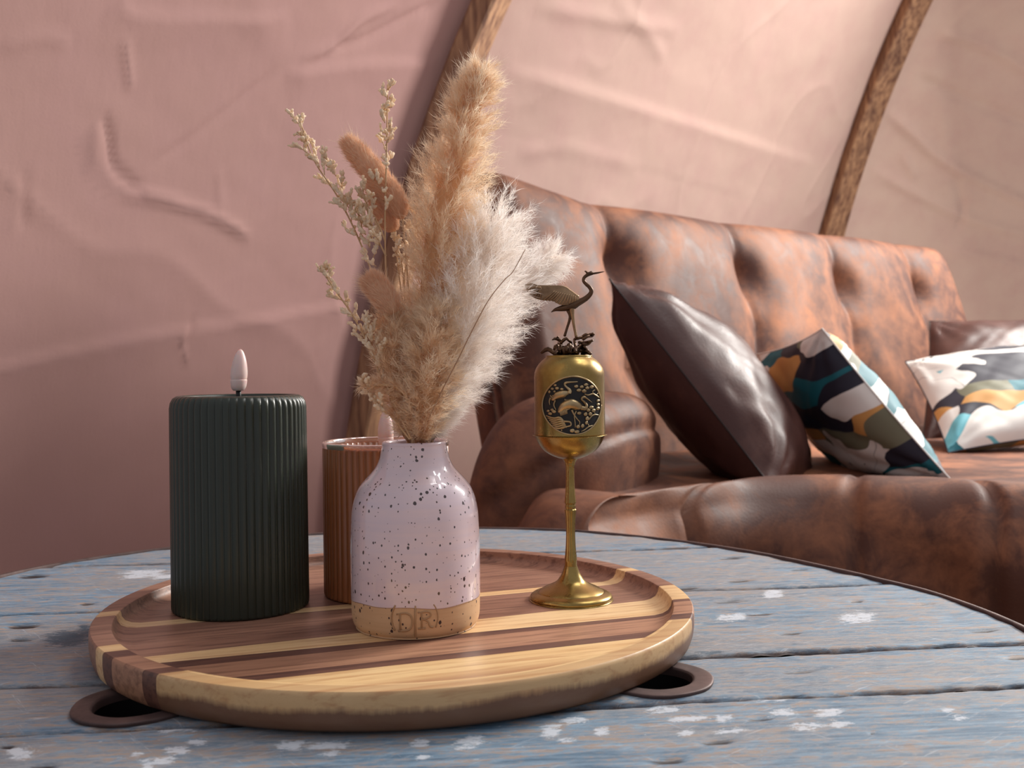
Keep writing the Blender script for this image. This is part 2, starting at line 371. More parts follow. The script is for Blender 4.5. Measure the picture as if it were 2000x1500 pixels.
def table_mat():
    ang = math.radians(6.5)
    t = NT('worn_blue_paint'); v = t.coord((1, 5, 5), (0, 0, -ang)); vs = t.coord((1, 24, 10), (0, 0, -ang)); iso = t.coord()
    oi = t.N('ShaderNodeObjectInfo')
    fs = t.coord((1, 9, 9), (0, 0, -ang+.03))
    b1 = t.noise(v, 5, 7, .7, .3); b2 = t.noise(fs, 20, 8, .75, .2); g = t.noise(vs, 38, 6, .75); blk = t.noise(iso, 4, 3); f1 = t.noise(t.coord((1, 3, 3), (0, 0, -ang)), 90, 6, .8)
    blue = t.mix(t.ramp(b2, [(.38, 0), (.62, 1)]), S(70, 104, 130), S(140, 166, 186))
    grey = t.mix(t.ramp(f1, [(.35, 0), (.65, 1)]), S(112, 116, 122), S(160, 162, 166))
    m0 = t.math('ADD', t.math('MULTIPLY', blk, .3), t.math('MULTIPLY', b1, .4)); m0 = t.math('ADD', m0, t.math('MULTIPLY', f1, .3))
    c = t.mix(t.ramp(m0, [(.46, 0), (.53, .9)]), blue, grey)
    bare = t.mix(g, S(124, 104, 92), S(186, 164, 146))
    m = t.ramp(t.math('ADD', t.math('MULTIPLY', b2, .5), t.math('MULTIPLY', f1, .5)), [(.505, 0), (.56, .85)])
    c = t.mix(m, c, bare)
    c = t.mix(t.math('MULTIPLY', t.ramp(g, [(.54, 0), (.64, 1)]), .6), c, S(72, 70, 76))
    # pale plane marks crossing the grain at a slant
    cs = t.noise(t.coord((1, 16, 1), (0, 0, -ang-.55)), 26, 5, .8); cs2 = t.noise(t.coord((1, 14, 1), (0, 0, -ang+1.0)), 22, 5, .8)
    pale = t.math('ADD', t.ramp(cs, [(.60, 0), (.66, .45)]), t.ramp(cs2, [(.62, 0), (.68, .4)])); pale = t.math('ADD', pale, t.ramp(b2, [(.64, 0), (.68, .6)]), True)
    c = t.mix(pale, c, S(190, 196, 206))
    at = t.attr('mask'); sep = t.N('ShaderNodeSeparateXYZ'); t.l.new(at.outputs['Vector'], sep.inputs[0])
    wn = t.noise(t.coord((1, 2.2, 3), (0, 0, -ang)), 110, 7, .85); wn2 = t.noise(vs, 40, 5, .7)
    wp = t.math('ADD', sep.outputs[0], t.math('MULTIPLY', t.math('SUBTRACT', wn, .5), 3.4))
    c = t.mix(t.ramp(wp, [(.40, 0), (.62, .85)]), c, S(206, 212, 220))
    teal = t.math('ADD', sep.outputs[2], t.math('MULTIPLY', t.math('SUBTRACT', wn, .5), 2.2))
    c = t.mix(t.ramp(teal, [(.5, 0), (.7, .9)]), c, t.mix(wn2, S(30, 46, 60), S(70, 100, 120)))
    dk = t.math('ADD', sep.outputs[1], t.math('MULTIPLY', t.math('SUBTRACT', wn2, .5), 1.3))
    c = t.mix(t.ramp(dk, [(.34, 0), (.50, .5), (.7, .97)]), c, S(40, 27, 24))
    ed = t.attr('edge'); e2 = t.math('ADD', ed.outputs['Fac'], t.math('MULTIPLY', t.math('SUBTRACT', wn, .5), .9))
    c = t.mix(t.ramp(e2, [(.40, 0), (.7, .9)]), c, S(74, 54, 48))
    h = t.math('ADD', g, t.math('MULTIPLY', b2, .8)); h = t.math('ADD', h, t.math('MULTIPLY', t.ramp(wp, [(.42, 0), (.55, 1)]), .25))
    t.bump(h, .5, .0012)
    return t.set(Base_Color=c, Roughness=.62)
M_table = table_mat()
M_underwood = wood_mat('rough_drum_wood', S(120, 92, 72), S(142, 112, 88), S(80, 58, 46), 0, 8, .7, 10)
M_floor = wood_mat('floor_boards', S(120, 96, 78), S(150, 122, 100), S(84, 62, 50), 0, 6, .6, 8)

# ------------------------------------------------------------------ dome: ribs and canvas
FLOORZ = -0.47
def rib_curve(cx, cy, R, Hd, ph, off=0, n=70, s1=1.35):
    s = np.linspace(-.05, s1, n); rho = (R+off)*np.cos(s)
    return np.stack([cx+rho*math.sin(ph), cy+rho*math.cos(ph), -.6+(Hd+off)*np.sin(s)], 1)
DC = (2.517, 1.673, 3.0, 3.318)
PH1, PH2, PH3 = -1.335, -.444, .447
def rot_about(P, c, a):
    Q = P.copy(); x, y = P[:, 0]-c[0], P[:, 1]-c[1]
    Q[:, 0] = c[0]+x*math.cos(a)-y*math.sin(a); Q[:, 1] = c[1]+x*math.sin(a)+y*math.cos(a); return Q
def rib_mesh(C, side):
    """box section: 0.05 radial, 0.11 tangential"""
    T = np.gradient(C, axis=0); T /= np.linalg.norm(T, axis=1)[:, None]
    sd = np.array(side)/np.linalg.norm(side); Nn = np.cross(sd[None], T); Nn /= np.linalg.norm(Nn, axis=1)[:, None]
    sec = []
    a, b, e = .052, .026, .005
    for x, y in ((-a, -b+e), (-a+e, -b), (a-e, -b), (a, -b+e), (a, b-e), (a-e, b), (-a+e, b), (-a, b-e)): sec.append((x, y))
    V = np.zeros((len(C), 8, 3))
    for j, (x, y) in enumerate(sec): V[:, j] = C+sd*x+Nn*y
    F = [tuple(f) for f in grid_faces(len(C), 8, False, True)]; F += [tuple(range(8)), tuple(len(C)*8-1-i for i in range(8))]
    return V.reshape(-1, 3), F
R1 = rib_curve(*DC, PH1); R2 = rib_curve(*DC, PH2); R3 = rib_curve(*DC, PH3)
ROTC = (1.0, .6); R0 = rot_about(R1, ROTC, math.radians(50))
sd = lambda ph: (math.cos(ph), -math.sin(ph), 0)
s0 = rot_about(np.array([[*sd(PH1)]]), (0, 0), math.radians(50))[0]
for nm, C, s in (('trim_1', R0, s0), ('trim_2', R1, sd(PH1)), ('trim_3', R2, sd(PH2)), ('trim_4', R3, sd(PH3))):
    m_ = C[:, 2] > FLOORZ
    C = C[m_].copy(); C[0, 2] = FLOORZ
    o = M(nm, rib_mesh(C, s), M_rib, loc=tuple(C[0]), smooth=False); tag(o, kind='structure')
def outer(C, c0, d):
    v = C[:, :2]-np.array(c0)[None]; nrm = np.linalg.norm(v, axis=1)[:, None]+1e-9
    Q = C.copy(); Q[:, :2] += v/nrm*d; Q[:, 2] += d*.4; return Q
def panel(A, B, n_s, n_u):
    sA = spline(A[::6], 12) if False else A
    ts = np.linspace(0, len(A)-1, n_s); idx = np.arange(len(A))
    AA = np.stack([np.interp(ts, idx, A[:, k]) for k in range(3)], 1); BB = np.stack([np.interp(ts, idx, B[:, k]) for k in range(3)], 1)
    u = np.linspace(0, 1, n_u)
    V = AA[:, None]*(1-u)[None, :, None]+BB[:, None]*u[None, :, None]
    return V
def densify(A, n): 
    ts = np.linspace(0, len(A)-1, n); idx = np.arange(len(A)); return np.stack([np.interp(ts, idx, A[:, k]) for k in range(3)], 1)
# creases: list of (polyline px, amplitude m, width m)
CREASE = [
 ([(-60, 735), (0, 722), (200, 680), (330, 655), (600, 610), (720, 590)], .006, .010, 's'),
 ([(203, 218), (215, 270), (222, 320), (250, 352), (282, 378)], -.007, .007, 'r'),
 ([(232, 376), (300, 385), (380, 408), (440, 435), (492, 468)], .008, .009, 'r'),
 ([(292, 328), (380, 265), (480, 185), (540, 135)], -.003, .008, 'r'),
 ([(230, 0), (250, 25), (310, 38), (420, 38), (500, 42), (560, 28)], .006, .010, 's'),
 ([(555, 150), (620, 140), (720, 128), (880, 128)], .006, .012, 's'),
 ([(580, 118), (650, 85), (700, 40), (780, 5)], .006, .009, 'r'),
 ([(640, 90), (700, 80), (800, 30), (860, 0)], -.005, .009, 'r'),
 ([(240, 70), (250, 130), (256, 180)], .004, .008, 'r'), ([(352, 650), (358, 690), (366, 712)], .004, .006, 'r'),
 ([(375, 620), (372, 650), (350, 690)], -.003, .006, 'r'), ([(48, 330), (46, 400), (52, 450)], -.003, .008, 'r'),
 ([(190, 240), (186, 330)], .002, .01, 'r'), ([(0, 92), (80, 74), (140, 84)], .003, .010, 'r'),
 ([(425, 330), (432, 420)], .002, .008, 'r'),
 ([(985, 140), (1100, 170), (1250, 215), (1400, 262), (1600, 325)], .010, .018, 's'),
 ([(1040, 10), (1200, 40), (1330, 60)], .006, .02, 'r'), ([(1200, 0), (1260, 60), (1300, 120)], .005, .02, 'r'),
 ([(1010, 300), (1100, 290), (1250, 330)], .004, .02, 'r'),
 ([(1730, 215), (1780, 260), (1850, 320), (2000, 395), (2080, 430)], .014, .018, 'r'),
 ([(1790, 150), (1880, 190), (2050, 260)], -.010, .018, 'r'), ([(1830, 60), (1920, 90), (2050, 160)], .012, .02, 'r'),
 ([(1700, 330), (1800, 385), (1900, 430), (2050, 470)], .010, .018, 'r'), ([(1840, 480), (1920, 500), (2050, 530)], .010, .016, 's'),
 ([(1860, 340), (1880, 400), (1870, 450)], -.008, .015, 'r'), ([(1760, 300), (1790, 350)], .008, .012, 'r'),
]
def make_canvas(idx, A, B, ca, cb, ns, nu, warm_glow, und):
    V = panel(outer(A, ca, .034), outer(B, cb, .034), ns, nu)
    P = V.reshape(-1, 3)
    F = grid_faces(ns, nu)
    coarse = V[::4, ::4]; cp = coarse.reshape(-1, 3)
    bvh = BVHTree.FromPolygons([tuple(p) for p in cp], [tuple(int(i) for i in f) for f in grid_faces(coarse.shape[0], coarse.shape[1])])
    du = np.gradient(V, axis=1).reshape(-1, 3); ds = np.gradient(V, axis=0).reshape(-1, 3)
    Nn = np.cross(du, ds); Nn /= np.linalg.norm(Nn, axis=1)[:, None]+1e-9
    flip = np.sign((Nn*(np.array([.6, .9, .2])-P)).sum(1)); Nn *= flip[:, None]
    u = np.tile(np.linspace(0, 1, nu), ns)
    env = np.minimum(1, np.minimum(u, 1-u)*14)
    disp = und*vnoise(P, 2.6, 3+idx, 3)*env
    disp += .0016*vnoise(P*np.array([1, 1, 1.6]), 17, 9+idx, 4)*env+.005*np.power(np.clip(1-np.abs(vnoise(P, 5.5, 31+idx, 2)), 0, 1), 9)*env
    eye = Vector((0, 0, EYE))
    for pl, amp, w, kind in CREASE:
        pts = []
        for q in spline(np.array(pl, float), 6):
            d = Vector(W(q[0], q[1], 1.0))-eye
            h = bvh.ray_cast(eye, d.normalized())
            if h[0] is not None: pts.append(np.array(h[0]))
        if len(pts) < 3: continue
        pts = np.array(pts); best = np.full(len(P), 1e9); sgn = np.zeros(len(P)); tt = np.zeros(len(P))
        lo = pts.min(0)-.12; hi = pts.max(0)+.12
        near = np.where(((P > lo) & (P < hi)).all(1))[0]
        Pn = P[near]; bb = best[near]; sg = sgn[near]; tn = tt[near]
        for k in range(len(pts)-1):
            a, b = pts[k], pts[k+1]; ab = b-a; L = ab@ab
            if L < 1e-10: continue
            t = np.clip(((Pn-a)@ab)/L, 0, 1); dd = Pn-(a+t[:, None]*ab); d = np.linalg.norm(dd, axis=1)
            up = np.cross(ab, Nn[near]); s = np.sign((dd*up).sum(1))
            m_ = d < bb; bb[m_] = d[m_]; sg[m_] = s[m_]; tn[m_] = (k+t[m_])/(len(pts)-1)
        taper = np.minimum(1, np.minimum(tn, 1-tn)*6)**.7
        if kind == 'r': h = amp*np.exp(-(bb/w)**2)
        else: h = amp*(np.where(sg > 0, 1, 0)*np.exp(-bb/(w*4))+np.where(sg > 0, 0, 1)*np.exp(-(bb/w)**2))
        disp[near] += 1.35*h*taper
    P = P+Nn*disp[:, None]
    o = M('wall_%s' % ('left', 'back', 'right')[idx], (P, F), M_canvas, loc=(P[:, 0].mean(), P[:, 1].mean(), P[:, 2].min()), attrs={'warm_glow': warm_glow(P)})
    tag(o, kind='structure'); return o
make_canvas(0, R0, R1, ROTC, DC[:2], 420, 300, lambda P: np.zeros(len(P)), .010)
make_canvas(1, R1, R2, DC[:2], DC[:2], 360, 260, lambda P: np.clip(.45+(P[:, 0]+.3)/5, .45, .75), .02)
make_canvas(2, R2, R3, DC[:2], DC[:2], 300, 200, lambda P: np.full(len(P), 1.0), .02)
fl = tag(M('floor', box((.6, 1.4, FLOORZ-.03), (5.4, 7.0, .06)), M_floor, loc=(.6, 1.4, FLOORZ-.06), smooth=False), kind='structure')

# ------------------------------------------------------------------ sofa
sofa = thing('sofa', (.75, 2.0, FLOORZ), 'long brown distressed leather sofa with tufted backrest against the pink canvas wall', 'sofa')
BL, BR = np.array([-.034, 1.713]), np.array([1.298, 2.985])
bdir = (BR-BL)/np.linalg.norm(BR-BL); bn = np.array([bdir[1], -bdir[0]])       # towards the seat
Lb = np.linalg.norm(BR-BL)
def backrest():
    ns, nc = 240, 150
    s = np.linspace(0, 1, ns)
    ztop = .514+np.interp(s, [0, .03, .08, .14, .36, .7, 1], [0, -.004, -.018, -.030, -.027, -.011, 0])
    zb = -.16; th = .09
    a = np.linspace(0, 2*math.pi, nc, endpoint=False)
    V = np.zeros((ns, nc, 3)); n_ = 5.0
    ca, sa = np.cos(a), np.sin(a)
    ex = np.sign(ca)*np.abs(ca)**(2/n_); ez = np.sign(sa)*np.abs(sa)**(2/n_)
    for i, si in enumerate(s):
        e = min(si, 1-si)*Lb; sh = 1.0 if e > .045 else math.sqrt(max(0, 1-(1-e/.045)**2))
        sh2 = .80+.20*sh
        zc = (ztop[i]+zb)/2; hz = (ztop[i]-zb)/2
        z = zc+ez*hz*(1-(1-sh)*.05); tfrac = np.clip((z-0)/(.514), -.3, 1)
        lean = -.12*tfrac+.12
        n = ex*th*(sh*.96+.04)
        front = np.clip(ex, 0, 1)
        along = si*Lb
        dp = np.zeros(nc)
        puff = 0
        for sk in (.166, .402, .64, .875):
            w = abs(si-sk)*Lb
            dp -= front*(.012*np.exp(-(w/.05)**2)+.007*np.exp(-(w/.012)**2))*np.clip(tfrac*1.6+.2, 0, 1)
            for tk in (.70, .28):
                dp -= front*.030*np.exp(-((w/.045)**2+((tfrac-tk)*.514/.045)**2))
            puff = max(puff, 0)
        sks = np.array([-.07, .166, .402, .64, .875, 1.1]); j = np.searchsorted(sks, si)-1; f = (si-sks[j])/(sks[j+1]-sks[j])
        dp += front*.020*math.sin(math.pi*f)
        wr = .003*np.sin(7*along+6*tfrac+1.5*np.sin(9*along))*front+.0012*np.sin(21*along-9*tfrac)*front
        # extra soft folds fanning from the buttons
        x0 = BL[0]+bdir[0]*si*Lb; y0 = BL[1]+bdir[1]*si*Lb
        nn = n-th+lean*1.0+dp+wr
        V[i, :, 0] = x0+bn[0]*nn; V[i, :, 1] = y0+bn[1]*nn; V[i, :, 2] = z
    F = [tuple(f) for f in grid_faces(ns, nc, False, True)]; F += [tuple(range(nc))[::-1], tuple((ns-1)*nc+i for i in range(nc))]
    return V.reshape(-1, 3), F
M('backrest', backrest(), M_leather, sofa)
def seat():
    C0 = np.array([.66, 1.78])
    out = np.array([(.084, 1.088), (.18, 1.19), (.294, 1.268), (.37, 1.285), (.454, 1.272), (.53, 1.235), (.60, 1.185), (.75, 1.11), (.95, 1.08), (1.25, 1.12), (1.55, 1.4), (1.85, 1.85), (1.80, 2.35), (1.50, 2.72), (1.30, 2.80), (.9, 2.42), (.45, 1.99), (.13, 1.68), (.02, 1.5), (.0, 1.28), (.02, 1.12)])
    n = 520
    Q = spline(np.vstack([out, out[:1]]), 12)[:-1]
    dd = np.r_[0, np.cumsum(np.linalg.norm(np.diff(np.vstack([Q, Q[:1]]), axis=0), axis=1))]
    tt = np.linspace(0, dd[-1], n, endpoint=False); Qc = np.vstack([Q, Q[:1]])
    O = np.stack([np.interp(tt, dd, Qc[:, k]) for k in (0, 1)], 1)
    T = np.roll(O, -1, 0)-np.roll(O, 1, 0); T /= np.linalg.norm(T, axis=1)[:, None]; Nn = np.stack([T[:, 1], -T[:, 0]], 1)
    c = np.sign(((O-C0)*Nn).sum(1)).mean(); Nn *= np.sign(c)
    # profile: inward offset, z
    prof = [(.03, -.34), (.0, -.33), (-.012, -.25), (-.016, -.16), (-.014, -.09), (-.006, -.045), (.010, -.014), (.03, .004), (.055, .0135), (.085, .015), (.12, .011), (.17, .003)]
    prof = spline(np.array(prof), 4)
    # seam places
    seams = []
    for px, py in ((1350, 950), (1660, 945), (1948, 955)):
        d = (px-1000)/FPX; k = np.argmin(np.abs(O[:, 0]/O[:, 1]-d)+(O[:, 1] > 1.5)*9); seams.append(tt[k])
    seams += [tt[-1]*.36, tt[-1]*.45]
    V = []
    for off, z in prof:
        dp = np.zeros(n); dz = np.zeros(n)
        for sm in seams:
            w = np.abs(tt-sm); w = np.minimum(w, dd[-1]-w)
            g = np.exp(-(w/.007)**2); dp += .010*g; dz -= .006*g*(z > -.05)
        dp += .004*np.sin(tt*23+z*40)+.002*np.sin(tt*51)
        lim = np.where(np.linalg.norm(O-C0, axis=1) > 0, 1, 1)
        cd_ = C0-O; cd_ /= np.linalg.norm(cd_, axis=1)[:, None]
        p = O-Nn*(min(off, .012)+dp)[:, None]+cd_*max(0, off-.012)
        V.append(np.c_[p, np.full(n, z)+dz])
    last = V[-1][:, :2]
    for k in range(1, 13):
        f = k/12; p = last*(1-f)+C0*f
        dz = .006*vnoise(p, 9, 5, 2)
        V.append(np.c_[p, .003-.006*np.sin(min(1, f*2)*math.pi/2)+dz])
    V = np.array(V); F = [tuple(f) for f in grid_faces(len(V), n, False, True)]
    return V.reshape(-1, 3), F
M('seat', seat(), M_leather, sofa)
def bolster():
    c = np.array([.075, 1.42, -.02]); V, F = [], None
    na, nb = 60, 90
    for i in range(na+1):
        a = math.pi*i/na
        for j in range(nb):
            b = 2*math.pi*j/nb
            f = lambda x, e: np.sign(x)*abs(x)**e
            x = f(math.sin(a), .55)*f(math.cos(b), .75); y = f(math.sin(a), .55)*f(math.sin(b), .75); z = f(math.cos(a), .8)
            p = np.array([x*.108, y*.19, z*.15])
            p *= 1-.05*math.exp(-((z-.25-x*.5)/.07)**2)
            p[0] += .03*z*-1*(-1)
            q = np.array([p[0]*math.cos(-.45)-p[1]*math.sin(-.45), p[0]*math.sin(-.45)+p[1]*math.cos(-.45), p[2]])
            V.append(c+q)
    return np.array(V), [tuple(f) for f in grid_faces(na+1, nb, False, True)]
M('armrest', bolster(), M_leather, sofa)
for x, y in ((.15, 1.25), (.62, 1.35), (1.5, 1.6), (1.35, 2.6), (.35, 1.8)):
    M('leg', tube([(x, y, FLOORZ), (x, y, -.33)], [.018, .026], 12), M_black, sofa)
M('base_frame', tube([(.2, 1.7, -.27), (.7, 1.9, -.27), (1.3, 2.3, -.27)], [.12, .14, .12], 12), M_black, sofa)
# round tufting buttons
for sk in (.402, .64, .875):
    z = .70*.514; p = BL+bdir*sk*Lb+bn*(.12-.084-.058)
    M('button', blob((p[0], p[1], z), [(.012*bdir[0], .012*bdir[1], 0), (0, 0, .012), (.006*bn[0], .006*bn[1], 0)], 12, 8), M_leatherd, sofa)

def pillow(A, B, C, D, T, mat, name, label, catg, pipe=None, n=56, bow=.06, wr=.004, seed=1, group=None, sag=0):
    """A,B,C,D corners in order; T half thickness"""
    A, B, C, D = [np.array(x, float) for x in (A, B, C, D)]
    u = np.linspace(-1, 1, n); U, Vv = np.meshgrid(u, u, indexing='ij')
    # concave edges
    Ub = U*(1-bow*(1-Vv**2)); Vb = Vv*(1-bow*(1-U**2))
    f = lambda P: P[..., None]
    a = (Ub+1)/2; b = (Vb+1)/2
    mid = f((1-a)*(1-b))*A+f(a*(1-b))*B+f(a*b)*C+f((1-a)*b)*D
    nrm = np.cross(B-A, D-A); nrm /= np.linalg.norm(nrm)
    t = T*((1-np.abs(U)**2.6)**.62)*((1-np.abs(Vv)**2.6)**.62)
    r2 = np.stack([U.ravel(), Vv.ravel()], 1); w = vnoise(r2, 5, seed, 3).reshape(U.shape)
    # corner wrinkles
    ang = np.arctan2(1-np.abs(Vv), 1-np.abs(U)); rad = np.hypot(1-np.abs(U), 1-np.abs(Vv))
    cw = np.sin(ang*14+seed)*np.exp(-rad*2.2)*wr*1.3
    edge = np.minimum(1, t/T*4)
    up = t+(w*wr+cw)*edge; dn = -(t+(np.roll(w, 3, 0)*wr+cw)*edge)
    sg = -sag*(1-U**2)*(1-Vv**2)
    Vt = mid+nrm*up[..., None]; Vd = mid+nrm*dn[..., None]
    Vt[..., 2] += sg; Vd[..., 2] += sg
    F1 = grid_faces(n, n); F2 = grid_faces(n, n)[:, ::-1]+n*n
    V = np.vstack([Vt.reshape(-1, 3), Vd.reshape(-1, 3)])
    lo = V[:, 2].min(); loc = (V[:, 0].mean(), V[:, 1].mean(), lo)
    root = thing(name, loc, label, catg, group)
    o = M('cover', (V, np.vstack([F1, F2])), mat, root)
    me = o.data; uv = me.uv_layers.new(name='UVMap')
    li = np.zeros(len(me.loops), np.int32); me.loops.foreach_get('vertex_index', li)
    UV = np.stack([(U.ravel()+1)/2, (Vv.ravel()+1)/2], 1); UV = np.vstack([UV, UV+np.array([.7, .4])])
    uv.data.foreach_set('uv', UV[li].astype(np.float32).ravel())
    bd = np.vstack([mid[:, 0], mid[-1, 1:], mid[::-1, -1][1:], mid[0, ::-1][1:]])
    M('seam', tube(bd, .0013, 6), M_seam if mat == M_leatherd else mat, root)
    return root
# big plain leather cushion on its corner edge
A = W(1190, 545, 1.50); D = W(1512, 958, 1.40)
away = np.array([.16, .34, -.05]); away = away/np.linalg.norm(away)*.36
pillow(A, A+away+np.array([0, 0, -.02]), D+away, D, .086, M_leatherd, 'cushion', 'large plain dark brown leather cushion leaning on the sofa seat nearest the brass crane goblet', 'cushion', bow=.03, seed=4, wr=.005, group='sofa cushions')
A = W(1606, 642, 1.56); D = W(1858, 938, 1.46); B = W(1478, 692, 1.86)
pillow(A, B, B+(D-A), D, .055, M_clothB, 'cushion', 'leaf print cushion in shade with teal upper edge leaning right of the big leather cushion', 'cushion', bow=.05, seed=2, wr=.004, group='sofa cushions')
A = W(1768, 706, 2.16); D = W(1852, 884, 1.86); B = W(2045, 672, 2.2)
pillow(A, B, B+(D-A), D, .055, M_clothA, 'cushion', 'white, teal and ochre leaf print cushion in bright light at the right edge', 'cushion', bow=.05, seed=6, group='sofa cushions')
A = W(1815, 627, 2.50); D = W(1800, 868, 2.22); B = W(2085, 622, 2.55)
pillow(A, B, B+(D-A), D, .06, M_leatherd, 'cushion', 'small brown leather cushion standing behind the white leaf print cushion', 'cushion', bow=.04, seed=8, group='sofa cushions')

# ------------------------------------------------------------------ cable drum table
TC = np.array([-.0705, .623])
table = thing('cable_drum_table', (TC[0], TC[1], FLOORZ), 'round wooden cable drum table with worn blue paint in front of the sofa', 'table')
PA = math.radians(6.5); pu = np.array([math.cos(PA), math.sin(PA)]); pv = np.array([-math.sin(PA), math.cos(PA)])
_ta = np.array([-60, -20, -1.4, 15, 21, 30, 37, 50, 62.7, 72, 85, 100, 115, 129.6, 134.5, 138.7, 143, 146, 150, 152.6, 175, 300])
_tr = np.array([.386, .386, .383, .3775, .372, .3695, .3725, .3795, .389, .3985, .3975, .393, .389, .3875, .389, .3895, .389, .390, .388, .3855, .386, .386])
def Rt(deg):
    d = (deg+60) % 360-60; return np.interp(d, _ta, _tr)
HOLES = [(np.array([.0735, .5225]), .030, .0195), (np.array([-.1865, .490]), .0300, .0205)]
L5 = lambda L: [(1000+x/2, 1030+y/2, a/2, b/2) for x, y, a, b in L]
LL = lambda L: [(x/2, 1030+y/2, a/2, b/2) for x, y, a, b in L]
WHITE = L5([(1060, 720, 50, 16), (1150, 775, 60, 12), (1240, 722, 60, 18), (1285, 766, 50, 12), (685, 745, 90, 12), (830, 745, 35, 18), (850, 793, 60, 10), (590, 710, 60, 12), (600, 680, 70, 8), (740, 680, 50, 6), (1020, 670, 60, 8), (240, 750, 60, 12), (150, 790, 40, 28), (350, 795, 30, 20), (680, 800, 30, 12), (1750, 740, 30, 12), (1700, 715, 25, 10), (215, 826, 40, 8), (1350, 350, 70, 20), (1020, 258, 40, 20), (860, 350, 60, 14)]) + \
        LL([(690, 790, 80, 10), (770, 838, 45, 14), (690, 870, 50, 16), (630, 910, 50, 16), (1140, 850, 60, 22), (1270, 850, 100, 16), (1290, 882, 40, 10), (1640, 840, 40, 18), (1840, 828, 60, 16), (1820, 855, 50, 10), (70, 885, 50, 22), (540, 885, 30, 8), (575, 925, 30, 20), (560, 178, 90, 14), (640, 190, 50, 10), (1650, 900, 25, 10)])
DARK = L5([(970, 748, 45, 9), (800, 835, 66, 13), (610, 908, 66, 13), (1125, 558, 66, 6), (1080, 652, 50, 9), (1410, 800, 14, 7), (1345, 290, 26, 5), (890, 208, 50, 6), (850, 288, 60, 5), (960, 338, 66, 4), (1090, 412, 50, 4), (1150, 482, 55, 5), (1700, 458, 60, 7), (1120, 163, 40, 4), (860, 118, 50, 4), (1970, 505, 46, 6), (1840, 400, 60, 5), (630, 78, 60, 5), (1610, 300, 40, 3), (1215, 875, 10, 5), (1980, 610, 40, 5), (670, 237, 60, 5)]) + \
       LL([(130, 187, 55, 7), (90, 385, 60, 8), (340, 297, 30, 5), (80, 437, 46, 5), (170, 935, 56, 12), (30, 855, 40, 8)])
TEAL = LL([(265, 430, 115, 40), (330, 400, 40, 30)]) + L5([(770, 487, 90, 7)])
def masks(P):
    out = np.zeros((len(P), 3))
    for ch, L, pw in ((0, WHITE, .75), (1, DARK, 1.0), (2, TEAL, .9)):
        for cx, cy, rx, ry in L:
            c = WZ(cx, cy, 0); ex = WZ(cx+rx, cy-rx*.05, 0)-c; ry = ry*(.85 if ch == 1 else 1); ey = WZ(cx, cy-ry, 0)-c
            A = np.linalg.inv(np.array([ex[:2], ey[:2]]).T); q = (P[:, :2]-c[:2])@A.T
            out[:, ch] = np.maximum(out[:, ch], pw*(np.exp(-np.power((q**4).sum(1), .9)*.7) if ch == 0 else np.exp(-np.power((q**2).sum(1), 1.1)*.8)))
    return out
vb = [-.40, -.312, -.1515, -.078, .0855, .2535, .40]
